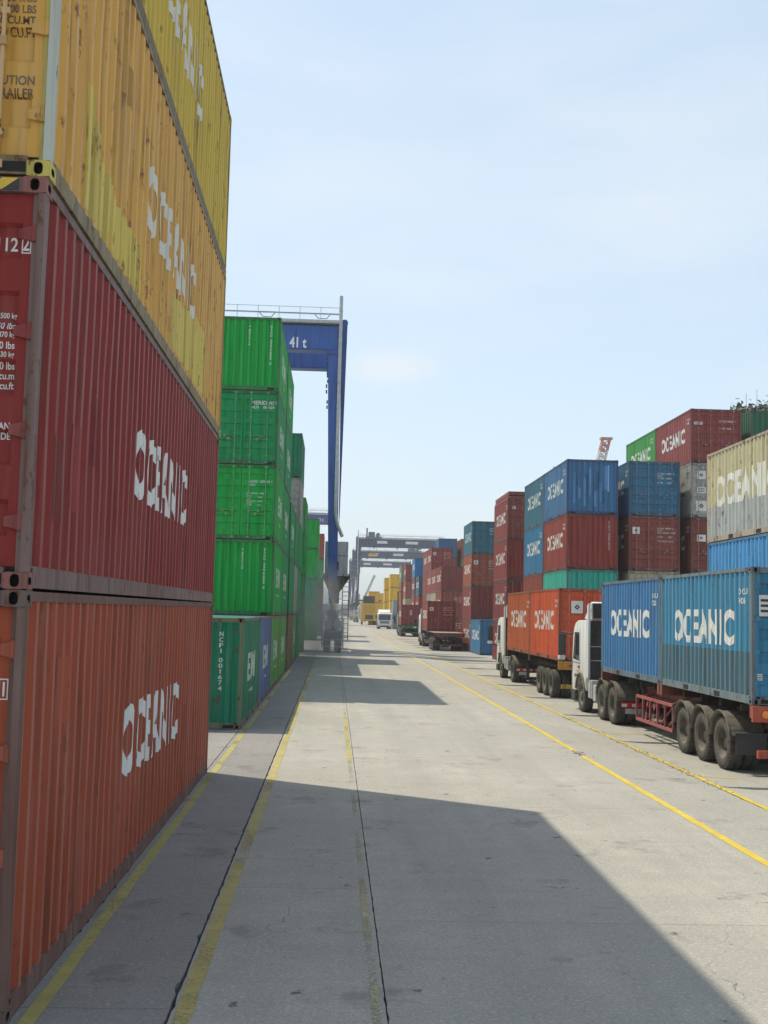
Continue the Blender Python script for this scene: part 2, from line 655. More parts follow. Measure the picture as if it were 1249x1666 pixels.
def build_ground():
    ys = [-60, -2.0, SLAB_END, SLAB_END + 0.2, 400, 2600]
    mb = MB()
    for j in range(len(ys) - 1):
        for i in range(len(XS) - 1):
            pit = (j in (1, ) and 1 <= i <= 7)
            a, b_, c, d = XS[i], XS[i + 1], ys[j], ys[j + 1]
            dz = -0.035 if pit else 0
            mb.face([(a, c, gz(a) + dz), (b_, c, gz(b_) + dz), (b_, d, gz(b_) + dz), (a, d, gz(a) + dz)], 1 if pit else 0)
    g = put('ground', mb.mesh('ground', [CONC, JOINT]))
    structure(g)
    rnd = random.Random(3)

    def slab(xa, xb, ya, yb, gap_l, gap_r, jag, mat):
        jl, jr = jag if isinstance(jag, tuple) else (jag, jag)
        """one cast slab with slightly broken edges"""
        step = 0.10 if ya < 30 else 0.5
        n = max(4, int((yb - ya) / step))
        gy = 0.0035
        lo, hi = [], []
        walk = 0.0
        for i in range(n + 1):
            y = ya + gy + (yb - ya - 2 * gy) * i / n
            j1 = rnd.uniform(0, jl) + (rnd.uniform(0, jl * 2.5) if rnd.random() < 0.12 else 0)
            j2 = rnd.uniform(0, jr) + (rnd.uniform(0, jr * 2.5) if rnd.random() < 0.12 else 0)
            lo.append((xa + gap_l + j1, y))
            hi.append((xb - gap_r - j2, y))
        mb_ = MB()
        inner = [x for x in (7.5,) if xa + 0.1 < x < xb - 0.1]
        for i in range(n):
            rows = []
            for k in (i, i + 1):
                xs = [lo[k]] + [(x, lo[k][1]) for x in inner] + [hi[k]]
                rows.append([(x, y, gz(x)) for x, y in xs])
            for c in range(len(rows[0]) - 1):
                mb_.face([rows[0][c], rows[0][c + 1], rows[1][c + 1], rows[1][c]])
            for side in (0, -1):
                p, q = rows[0][side], rows[1][side]
                mb_.face([p, q, (q[0], q[1], q[2] - 0.05), (p[0], p[1], p[2] - 0.05)])
        for k in (0, n):
            p, q = lo[k], hi[k]
            mb_.face([(p[0], p[1], gz(p[0])), (q[0], q[1], gz(q[0])), (q[0], q[1], gz(q[0]) - 0.05), (p[0], p[1], gz(p[0]) - 0.05)])
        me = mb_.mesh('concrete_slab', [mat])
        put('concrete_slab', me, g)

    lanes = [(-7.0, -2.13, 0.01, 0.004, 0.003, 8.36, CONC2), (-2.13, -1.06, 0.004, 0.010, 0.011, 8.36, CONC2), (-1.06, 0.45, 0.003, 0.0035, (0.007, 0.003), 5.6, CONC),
             (0.45, 5.1, 0.003, 0.003, 0.0035, 4.42, CONC), (5.1, 6.80, 0.003, 0.010, 0.012, 7.4, CONC), (6.80, 11.2, 0.016, 0.006, 0.010, 6.1, CONC)]
    for xa, xb, gl, gr, jag, y0, mat in lanes:
        ln = 6.32 if xb < 5.2 else 7.1
        y = y0
        while y - ln > -2.0:
            y -= ln
        slab(xa, xb, -1.99, y, gl, gr, jag, mat)
        while y < SLAB_END - 1:
            e = min(y + ln, SLAB_END)
            if SLAB_END - e < 2:
                e = SLAB_END
            slab(xa, xb, y, e, gl, gr, jag, mat)
            y = e
    # painted lines lie 4 mm above the slabs
    def line(name, label, segs, mat, w):
        mb_ = MB()
        r2 = random.Random(hash(name) % 1000)
        for x, ya, yb in segs:
            n = max(1, int((yb - ya) / (0.25 if ya < 40 else 3)))
            pr = None
            for i in range(n + 1):
                y = ya + (yb - ya) * i / n
                j = 0.008
                cur = (x - w / 2 + r2.uniform(-j, j), x + w / 2 + r2.uniform(-j, j), y)
                if pr:
                    mb_.face([(pr[0], pr[2], gz(pr[0]) + .004), (pr[1], pr[2], gz(pr[1]) + .004), (cur[1], cur[2], gz(cur[1]) + .004), (cur[0], cur[2], gz(cur[0]) + .004)])
                pr = cur
        o = structure(put(name, mb_.mesh(name, [mat])))
        o['label'] = label
        return o
    line('yellow_edge_line', 'dull yellow line painted along the foot of the container stacks', [(-1.985, -1.9, 33)], Y_DULL, 0.115)
    line('yellow_edge_line', 'dull yellow line painted along the foot of the far green containers', [(-1.985, 47.5, 54)], Y_FRESH, 0.11)
    line('yellow_edge_line', 'pale worn line along the foot of the green containers', [(-1.985, 33, 47.5)], Y_WORN, 0.10)
    line('yellow_runway_line', 'worn yellow line beside the broken joint of the crane runway', [(-0.965, -1.9, 62)], Y_WORN, 0.125)
    line('yellow_runway_line', 'very faint worn line along the inner joint of the crane runway', [(0.37, 7.0, 21.5), (0.37, 31, 75)], Y_FAINT, 0.065)
    line('yellow_runway_line', 'short strip of yellow line kept bright on the inner runway joint', [(0.37, 21.5, 31)], Y_WORN, 0.085)
    line('yellow_road_line', 'bright yellow line along the road, broken by one patch', [(5.11, -1.9, 23.4), (5.13, 24.2, 205)], Y_FRESH, 0.135)
    line('yellow_lane_line', 'scuffed yellow line between crane runway and truck lane', [(6.86, -1.9, 21.2), (6.86, 40, 160)], Y_FRESH, 0.13)
    line('yellow_lane_line', 'broken, half scraped off yellow line beside the parked truck', [(6.86, 21.2, 40)], Y_MID, 0.14)
    # bay marks across the lane
    mb_ = MB()
    for y, a, b_ in ((21.6, 6.98, 7.7), (29.5, 7.0, 7.9), (38.2, 7.0, 7.9), (46.5, 7.0, 7.9)):
        mb_.face([(a, y, gz(a) + .004), (7.5, y + .02, gz(7.5) + .004), (7.5, y + .14, gz(7.5) + .004), (a, y + .12, gz(a) + .004)])
        mb_.face([(7.5, y + .02, gz(7.5) + .004), (b_, y + .02, gz(b_) + .004), (b_, y + .14, gz(b_) + .004), (7.5, y + .14, gz(7.5) + .004)])
    structure(put('yellow_bay_mark', mb_.mesh('yellow_bay_mark', [Y_MID])))
    # broken concrete lying along the damaged joint
    mb_ = MB()
    r2 = random.Random(5)
    for _ in range(420):
        if r2.random() < 0.88:
            y = r2.choice((20.3, 22.0, 23.2, 25.0, 27.2, 29.5, 33.0)) + r2.gauss(0, 0.55)
            x = 6.82 + r2.gauss(0, 0.07)
        else:
            y = 23.8 + r2.gauss(0, 0.25)
            x = 5.12 + r2.gauss(0, 0.11)
        s = r2.uniform(0.008, 0.03)
        z = gz(x)
        a = r2.uniform(0, 3.1)
        pts = [(x + s * math.cos(a + q) * r2.uniform(.6, 1.2), y + s * math.sin(a + q) * r2.uniform(.6, 1.6)) for q in (0, 1.57, 3.14, 4.71)]
        mb_.hexa([(px, py, z - .003) for px, py in pts], [(x + (px - x) * .6, y + (py - y) * .6, z + s * r2.uniform(.25, .6)) for px, py in pts])
    o = put('rubble', mb_.mesh('rubble', [plain('broken_concrete', (0.17, 0.155, 0.135), 0.95, 0, 0.6, 30)]))
    o['kind'] = 'stuff'
    return g


ground = build_ground()

# ------------------------------------------------------------------ shipping containers
W = 2.438
HW = W / 2
PITCH = 0.278


def corr_points(L, a, b, pitch=PITCH, depth=0.036, outer=0.072, slope=0.068):
    """corrugation profile from a to b: list of (u, depth inward)"""
    inner = pitch - outer - 2 * slope
    n = max(1, int((b - a) // pitch))
    start = a + ((b - a) - n * pitch) / 2
    pts = [(a, 0.0)]
    for i in range(n):
        u = start + i * pitch
        pts += [(u + outer / 2, 0.0), (u + outer / 2 + slope, depth), (u + outer / 2 + slope + inner, depth), (u + outer / 2 + 2 * slope + inner, 0.0)]
    pts.append((b, 0.0))
    return pts


def depth_at(pts, u):
    for (u0, d0), (u1, d1) in zip(pts, pts[1:]):
        if u0 <= u <= u1:
            return d0 if u1 == u0 else d0 + (d1 - d0) * (u - u0) / (u1 - u0)
    return 0.0


def side_pts(L):
    return corr_points(L, 0.085, L - 0.085)


END_PTS = corr_points(W, -HW + 0.085, HW - 0.085, 0.252, 0.046, 0.105, 0.035)


def dent(y, z, H, var):
    """how far a knocked-about panel is pushed in or out at (y, z)"""
    t = min(1.0, max(0.0, (z - .155) / (H - .225)))
    e = math.sin(math.pi * t) ** .6 if 0 < t < 1 else 0.0
    n = mnoise.noise(Vector((y * .75, z * .9, var * 7.3))) * .016 + mnoise.noise(Vector((y * 2.3, z * 1.9, var * 3.1 + 40))) * .007
    return max(-.004, n) * e


def z_rows(H):
    return [.155 + (H - .225) * i / 6 for i in range(7)]


def m_side(L, H, s, za=0.155, zb=None, var=0):
    zb = zb or H - 0.07

    def mk():
        pts = side_pts(L)
        zs = [za] + [z for z in z_rows(H) if za + .02 < z < zb - .02] + [zb]
        mb = MB()
        for (u0, d0), (u1, d1) in zip(pts, pts[1:]):
            for z0, z1 in zip(zs, zs[1:]):
                q = []
                for u, d, z in ((u0, d0, z0), (u1, d1, z0), (u1, d1, z1), (u0, d0, z1)):
                    q.append((s * (HW - 0.011 - d - dent(u, z, H, var)), u, z))
                mb.face(q, 1 if d0 == 0 and d1 == 0 else 0)
        return mb.mesh('side_panel', [PAINT, RUBBED])
    return cached(('side', L, H, s, za, zb, var), mk)


def m_end(L, H):
    def mk():
        mb = MB()
        for (u0, d0), (u1, d1) in zip(END_PTS, END_PTS[1:]):
            mb.face([(u0, L - 0.012 - d0, 0.145), (u1, L - 0.012 - d1, 0.145), (u1, L - 0.012 - d1, H - 0.10), (u0, L - 0.012 - d0, H - 0.10)])
        return mb.mesh('end_panel', [PAINT])
    return cached(('end', L, H), mk)


def m_roof(L, H):
    def mk():
        mb = MB()
        n = int((L - 0.4) / 0.21)
        for i in range(n):
            a = 0.2 + (L - 0.4) * i / n
            b_ = 0.2 + (L - 0.4) * (i + 1) / n
            m_ = (a + b_) / 2
            for u0, u1, z0, z1 in ((a, m_, H - .022, H - .010), (m_, b_, H - .010, H - .022)):
                mb.face([(-HW + .05, u0, z0), (HW - .05, u0, z0), (HW - .05, u1, z1), (-HW + .05, u1, z1)])
        for a, b_ in ((0.07, 0.2), (L - 0.2, L - 0.07)):
            mb.face([(-HW + .05, a, H - .022), (HW - .05, a, H - .022), (HW - .05, b_, H - .022), (-HW + .05, b_, H - .022)])
        return mb.mesh('roof_panel', [PAINT])
    return cached(('roof', L, H), mk)


def m_floor(L):
    def mk():
        mb = MB()
        mb.box(-HW + .045, HW - .045, .08, L - .08, .10, .14)
        return mb.mesh('floor_panel', [CHASSIS])
    return cached(('floor', L), mk)


def casting_boxes(mb, L, H):  # holes are flat dark ovals, their shade given by the colour
    for sx in (-1, 1):
        for ya, yb, e in ((0, .178, 0), (L - .178, L, 1)):
            for za, zb in ((0, .118), (H - .118, H)):
                xa, xb = (HW - .162, HW) if sx > 0 else (-HW, -HW + .162)
                mb.box(xa, xb, ya, yb, za, zb)
                zc = (za + zb) / 2
                yc = (ya + yb) / 2
                xo = sx * (HW + .002)
                mb.face([(xo, yc + .026 * math.cos(t) * 1.5, zc + .026 * math.sin(t)) for t in [2 * math.pi * q / 10 for q in range(10)]], 1)
                yo = -.002 if e == 0 else L + .002
                xc = (xa + xb) / 2
                mb.face([(xc + .026 * math.cos(t), yo, zc + .04 * math.sin(t)) for t in [2 * math.pi * q / 10 for q in range(10)]], 1)


def rail_boxes(mb, L, H, which):
    p = .10 if which == 'all' else .178
    for s in (-1, 1):
        def xr(a, b_):
            return (a, b_) if s > 0 else (-b_, -a)
        if which in ('all', 'bottom'):
            mb.box(*xr(HW - .055, HW - .007), p, L - p, .013, .16)
        if which in ('all', 'top'):
            mb.box(*xr(HW - .065, HW - .006), p, L - p, H - .078, H - .007)


def pocket_faces(mb, L, ends='both', sides=None):  # flat dark plates stand in for the shaded pocket openings
    if L < 7:
        for s in ((-1, 1) if sides is None else (sides,)):
            for yc in (L / 2 - 1.03, L / 2 + 1.03):
                x = s * (HW - .0045)
                mb.face([(x, yc - .18, .028), (x, yc + .18, .028), (x, yc + .18, .135), (x, yc - .18, .135)], 1)
    for ye in (() if ends is None else (.0035, L - .0035) if ends == 'both' else (ends,)):
        for sx in (-1, 1):
            xa, xb = sorted((sx * (HW - .17), sx * (HW - .42)))
            mb.face([(xa, ye, .030), (xb, ye, .030), (xb, ye, .105), (xa, ye, .105)], 1)


def m_frame(L, H):
    """posts, rails, headers and castings welded into one frame"""
    def mk():
        mb = MB()
        casting_boxes(mb, L, H)
        rail_boxes(mb, L, H, 'all')
        for s in (-1, 1):
            xa, xb = (HW - .09, HW - .003) if s > 0 else (-HW + .003, -HW + .09)
            mb.box(xa, xb, .004, .11, .118, H - .118)
            mb.box(xa, xb, L - .11, L - .004, .118, H - .118)
        for ya, yb in ((.006, .085), (L - .085, L - .006)):
            mb.box(-HW + .162, HW - .162, ya, yb, H - .112, H - .007)
            mb.box(-HW + .162, HW - .162, ya, yb, .013, .15)
        pocket_faces(mb, L)
        return mb.mesh('frame', [STEEL, DARK])
    return cached(('frame', L, H), mk)


DOOR_Z0, DOOR_MARG = .155, .118


def door_profile(H):
    a, b_ = DOOR_Z0 + .09, H - DOOR_MARG - .09
    return corr_points(H, a, b_, (b_ - a) / 5.0001, .030, .20 * (b_ - a) / 2.1, .03)


def m_door(H, s):
    """one door leaf; s = +1 the leaf at +x"""
    def mk():
        mb = MB()
        xa, xb = (.008, HW - .092) if s > 0 else (-HW + .092, -.008)
        z0, z1 = DOOR_Z0, H - DOOR_MARG
        y = .046
        fl = .07
        mb.box(xa, xa + fl, y, y + .04, z0, z1)
        mb.box(xb - fl, xb, y, y + .04, z0, z1)
        mb.box(xa + fl, xb - fl, y, y + .04, z0, z0 + .09)
        mb.box(xa + fl, xb - fl, y, y + .04, z1 - .09, z1)
        pr = door_profile(H)
        for (u0, d0), (u1, d1) in zip(pr, pr[1:]):
            mb.face([(xa + fl, y + .002 + d0, u0), (xb - fl, y + .002 + d0, u0), (xb - fl, y + .002 + d1, u1), (xa + fl, y + .002 + d1, u1)])
            if d0 or d1:
                for xx in (xa + fl, xb - fl):
                    mb.face([(xx, y + .002, u0), (xx, y + .002 + d0, u0), (xx, y + .002 + d1, u1), (xx, y + .002, u1)])
        # gasket round the leaf, darker
        for ga, gb in ((xa - .007, xa - .001), (xb + .001, xb + .03)) if s > 0 else ((xa - .03, xa - .001), (xb + .001, xb + .007)):
            mb.box(ga, gb, y + .008, y + .05, z0 - .004, z1 + .004, 1)
        mb.box(xa, xb, y + .010, y + .05, z0 - .02, z0 - .001, 1)
        mb.box(xa, xb, y + .010, y + .05, z1 + .001, z1 + .02, 1)
        return mb.mesh('door', [PAINT, GASKET])
    return cached(('door', H, s), mk)


def m_rod(H):
    def mk():
        mb = MB()
        mb.tube([(0, .022, .07), (0, .022, H - .05)], .0165, 8)
        for z in (.085, H - .085):
            mb.box(-.045, .045, .0, .045, z - .03, z + .03)
        for z in (.32, H * .42, H * .64, H - .32):
            mb.box(-.038, .038, .012, .046, z - .022, z + .022)
        return mb.mesh('lock_rod', [STEEL])
    return cached(('rod', H), mk)


def m_handle(g):
    def mk():
        mb = MB()
        mb.tube([(0, .012, 0), (g * .12, .006, .012), (g * .36, .004, .005), (g * .46, .004, -.01)], .011, 6)
        mb.box(-.03, .03, -.006, .03, -.03, .03)
        mb.box(min(g * .30, g * .38), max(g * .30, g * .38), .004, .046, -.05, .05)
        return mb.mesh('door_handle', [STEEL])
    return cached(('handle', g), mk)


def m_hinge():
    def mk():
        mb = MB()
        mb.tube([(0, .026, -.06), (0, .026, .06)], .024, 10)
        mb.prism_x([(0, 0)] * 0 or [(.022, -.052), (.045, -.052), (.045, .052), (.022, .052)], -.012, -.001)
        # tapered leaf reaching over the door
        mb.hexa([(-.115, .030, -.034), (-.02, .012, -.055), (-.02, .045, -.055), (-.115, .045, -.034)],
                [(-.115, .030, .034), (-.02, .012, .050), (-.02, .045, .050), (-.115, .045, .034)])
        return mb.mesh('hinge', [STEEL], bevel=.004)
    return cached(('hinge',), mk)


# near-camera variants of the frame, split into its members
def holed_face(mb, origin, ux, uz, un, w, h, hw, hh, depth, n=16):
    """a w x h plate with an oval hole and a tunnel behind it; origin = centre"""
    O, U, V, N = Vector(origin), Vector(ux), Vector(uz), Vector(un)
    ring_o, ring_i, ring_b = [], [], []
    for q in range(n):
        t = 2 * math.pi * (q + .5) / n
        c, s = math.cos(t), math.sin(t)
        k = min((w / 2) / max(abs(c), 1e-6), (h / 2) / max(abs(s), 1e-6))
        ring_o.append(O + U * c * k + V * s * k)
        e = 0.75
        ci = math.copysign(abs(c) ** e, c) * hw
        si = math.copysign(abs(s) ** e, s) * hh
        ring_i.append(O + U * ci + V * si)
        ring_b.append(O + U * ci + V * si - N * depth)
    for q in range(n):
        r_ = (q + 1) % n
        mb.face([ring_o[q], ring_o[r_], ring_i[r_], ring_i[q]])
        mb.face([ring_i[q], ring_i[r_], ring_b[r_], ring_b[q]], 1)
    mb.face(ring_b, 1)


def m_casting():
    """corner casting, outer corner at the origin, body towards -x, +y, +z (mirrored by scale-free variants)"""
    def mk(sx, sy, sz):
        def fn():
            mb = MB()
            X, Y, Z = .162 * sx, .178 * sy, .118 * sz
            cx, cy, cz = -X / 2, Y / 2, Z / 2
            # end face (y = 0) and side face (x = 0) with holes
            holed_face(mb, (cx, 0, cz), (1, 0, 0), (0, 0, 1), (0, -sy, 0), .162, .118, .032, .044, .07)
            holed_face(mb, (0, cy, cz), (0, 1, 0), (0, 0, 1), (sx, 0, 0), .178, .118, .042, .028, .07)
            mb.face([(0, 0, Z), (-X, 0, Z), (-X, Y, Z), (0, Y, Z)])
            mb.face([(0, 0, 0), (-X, 0, 0), (-X, Y, 0), (0, Y, 0)])
            mb.face([(-X, 0, 0), (-X, Y, 0), (-X, Y, Z), (-X, 0, Z)])
            mb.face([(0, Y, 0), (-X, Y, 0), (-X, Y, Z), (0, Y, Z)])
            return mb.mesh('corner_casting', [STEEL, DARK])
        return cached(('casting', sx, sy, sz), fn)
    return mk


def near_frame(root, L, H, fc, cc, pc=None, hc=None):
    pc, hc = pc or fc, hc or fc
    cm = m_casting()
    for sx in (-1, 1):
        for sy in (1, -1):
            for sz in (1, -1):
                put('corner_casting', cm(sx, sy, sz), root, cc, 7, (sx * HW, 0 if sy > 0 else L, 0 if sz > 0 else H))

    def one(name, key, fn, color, rust=6):
        def mk():
            mb = MB()
            fn(mb)
            return mb.mesh(name, [STEEL, DARK])
        put(name, cached((key, L, H), mk), root, color, rust)
    for s in (-1, 1):
        def X(a, b_, s=s):
            return (a, b_) if s > 0 else (-b_, -a)
        one('corner_post', ('postf', s), lambda mb: mb.box(*X(HW - .055, HW - .003), .004, .11, .118, H - .118), pc)
        one('hinge_post', ('posth', s), lambda mb: mb.box(*X(HW - .090, HW - .057), .030, .11, .118, H - .118), hc)
        one('corner_post', ('postb', s), lambda mb: mb.box(*X(HW - .09, HW - .003), L - .11, L - .004, .118, H - .118), fc)
        one('bottom_side_rail', ('brail', s), lambda mb: (mb.box(*X(HW - .055, HW - .007), .178, L - .178, .013, .150), mb.box(*X(HW - .055, HW - .012), .11, L - .11, .1505, .166), pocket_faces(mb, L, None, s)), fc, 8)
        one('top_side_rail', ('trail', s), lambda mb: mb.box(*X(HW - .065, HW - .006), .178, L - .178, H - .078, H - .007), fc)
    for nm, ya, yb in (('front', .006, .085), ('back', L - .085, L - .006)):
        one('header_beam', ('head', nm), lambda mb: mb.box(-HW + .162, HW - .162, ya, yb, H - .112, H - .007), fc)
        one('sill_beam', ('sill', nm), lambda mb: (mb.box(-HW + .162, HW - .162, ya, yb, .013, .15), pocket_faces(mb, 99, .0035 if nm == 'front' else L - .0035)), fc)


WHITE = (0.66, 0.66, 0.63)
CREAM = (0.62, 0.57, 0.42)
GROUP_L = 'containers stacked left of the road'
GROUP_R = 'containers stacked in the block behind the trucks'


def m_side_text(text, L, s, y0, y1, z0, z1, bold=.034, spacing=1.2, sub=None, H=2.591, var=0):
    """lettering that follows the corrugation of side s; reads left to right from outside"""
    def mk():
        vs, ts, w, h = text_tris(text, y1 - y0, z1 - z0, bold, spacing)
        parts = [(vs, ts, 0, z0)]
        if sub:
            v2, t2, w2, h2 = text_tris(sub, (y1 - y0) * .55, .13, .02)
            parts.append((v2, t2, (y1 - y0) * .2, z0 - .32))
        pts = side_pts(L)
        if s > 0:
            def to_y(u):
                return y0 + u
        else:
            def to_y(u):
                return y1 - u
        cuts = sorted((p[0] - y0) if s > 0 else (y1 - p[0]) for p in pts)

        def place(u, v):
            y = to_y(u)
            return Vector((s * (HW - .011 - depth_at(pts, y) - dent(y, v, H, var) + .005), y, v))
        return text_mesh('lettering', parts, place, cuts, z_rows(H))
    return cached(('stext', text, L, s, y0, y1, z0, z1, sub, H, var), mk)


def m_side_patch(L, s, H, var, quads):
    """areas of touched-up or bared paint, and painted-on glints, on side s; quads of (y0, y1, z0, z1)"""
    pts = side_pts(L)
    ex = [[(a, c), (b_, c), (b_, d), (a, d)] if s > 0 else [(-b_, c), (-a, c), (-a, d), (-b_, d)] for a, b_, c, d in quads]
    cuts = sorted(s * p[0] for p in pts)

    def place(u, v):
        y = s * u
        return Vector((s * (HW - .011 - depth_at(pts, y) - dent(y, v, H, var) + .0028), y, v))
    return text_mesh('paint_or_glint_patch', [], place, cuts, z_rows(H), PAINT, ex)


def m_end_patch(L, H, quads):
    ex = [[(a, c), (b_, c), (b_, d), (a, d)] for a, b_, c, d in quads]
    cuts = sorted(-p[0] for p in END_PTS)

    def place(u, v):
        return Vector((-u, L - .012 - depth_at(END_PTS, -u) + .003, v))
    return text_mesh('paint_or_glint_patch', [], place, cuts, (), PAINT, ex)


PR = random.Random(21)


def tone(c, k, g=0.0):
    return tuple(min(.8, x * k + g) for x in c)


def m_door_text(lines, H, x0, z_top, size, key_extra=(), gap=1.35, box=None, bold=.015, right_x=None):
    """lines on the doors (at -y side), following the grooves; viewer sees +x to the right"""
    def mk():
        pr = [(u, d) for u, d in door_profile(H)]
        parts = []
        z = z_top
        for t in lines:
            t, sz = t if isinstance(t, tuple) else (t, size)
            if t.strip():
                vs, ts, w, h = text_tris(t, None, sz, bold)
                if right_x is not None:
                    vs, ts, w, h = text_tris(t, w * .80, sz, bold)
                parts.append((vs, ts, (right_x - w) if right_x is not None else x0, z - sz))
            z -= sz * gap
        ex = []
        if box:
            a, b_, c, d = box
            t_ = .008
            ex = [[(a, c), (b_, c), (b_, c + t_), (a, c + t_)], [(a, d - t_), (b_, d - t_), (b_, d), (a, d)],
                  [(a, c + t_), (a + t_, c + t_), (a + t_, d - t_), (a, d - t_)], [(b_ - t_, c + t_), (b_, c + t_), (b_, d - t_), (b_ - t_, d - t_)]]

        def place(u, v):
            fl = u > HW - .092 - .07 or abs(u) < .078
            return Vector((u, .046 + (0 if fl else .002 + depth_at(pr, v)) - .003, v))
        return text_mesh('marking', parts, place, (), [p[0] for p in pr], None, ex)
    return cached(('dtext', tuple(lines), H, x0, z_top, size, right_x, box), mk)


def m_end_text(text, L, H, x, z_top, size, w, vertical=True, gap=1.25):
    """stacked lettering running down one rib of the corrugated end; viewer stands at +y of the local frame"""
    def mk():
        parts = []
        z = z_top
        if vertical:
            for ch in text:
                if ch != ' ':
                    vs, ts, ww, h = text_tris(ch, w * (.35 if ch in '1I' else 1), size, .02)
                    parts.append((vs, ts, x - ww / 2, z - size))
                z -= size * (gap if ch != ' ' else .8)
        else:
            vs, ts, ww, h = text_tris(text, None, size, .02)
            parts.append((vs, ts, x - ww / 2, z - size))
        cuts = [-p[0] for p in END_PTS]

        def place(u, v):
            return Vector((-u, L - .012 - depth_at(END_PTS, -u) + .004, v))
        return text_mesh('marking', parts, place, sorted(cuts), ())
    return cached(('etext', text, L, H, x, z_top, size), mk)


def m_placard(w, h, style):
    """a flat sticker, drawn facing -y with its centre at the origin"""
    def mk():
        mb = MB()
        mb.box(-w / 2, w / 2, -.003, .0, -h / 2, h / 2, 0)
        if style == 'logo':
            q = min(w, h) * .24
            y = -.0045
            mb.face([(0, y, -q), (q, y, 0), (0, y, q), (-q, y, 0)], 1)
            mb.face([(0, y - .0012, -q * .35), (q * .35, y - .0012, 0), (0, y - .0012, q * .35), (-q * .35, y - .0012, 0)], 0)
        elif style == 'bars':
            for i in range(3):
                z = h * (.25 - .25 * i)
                mb.face([(-w * .38, -.0045, z - h * .06), (w * .38, -.0045, z - h * .06), (w * .38, -.0045, z + h * .06), (-w * .38, -.0045, z + h * .06)], 1)
        elif style == 'stripes':
            n = 9
            for i in range(n):
                a = -w / 2 + w * i / n
                b_ = a + w / n * .5
                sk = w / n * .5
                mb.face([(a, -.0045, -h / 2), (b_, -.0045, -h / 2), (min(w / 2, b_ + sk), -.0045, h / 2), (min(w / 2, a + sk), -.0045, h / 2)], 1)
        return mb.mesh('placard', [WHITEP, BLACKP] if style != 'stripes' else [BLACKP, YELLP])
    return cached(('plac', w, h, style), mk)


WHITEP = plain('sticker_white', (0.62, 0.61, 0.58), 0.6, 0, 0.12, 3)
BLACKP = plain('sticker_black', (0.03, 0.03, 0.03), 0.6)
YELLP = plain('sticker_yellow', (0.62, 0.42, 0.04), 0.6)


def dim(c, k=0.7, g=0.10):
    """frame colour: duller than the panels"""
    return tuple(x * k * (1 - g * 2) + g * 0.22 for x in c)


NCON = 0


def vivid(c, k=1.18, cut=0.30):
    m = min(c) * cut
    return tuple(min(.8, (x - m) * k) for x in c)


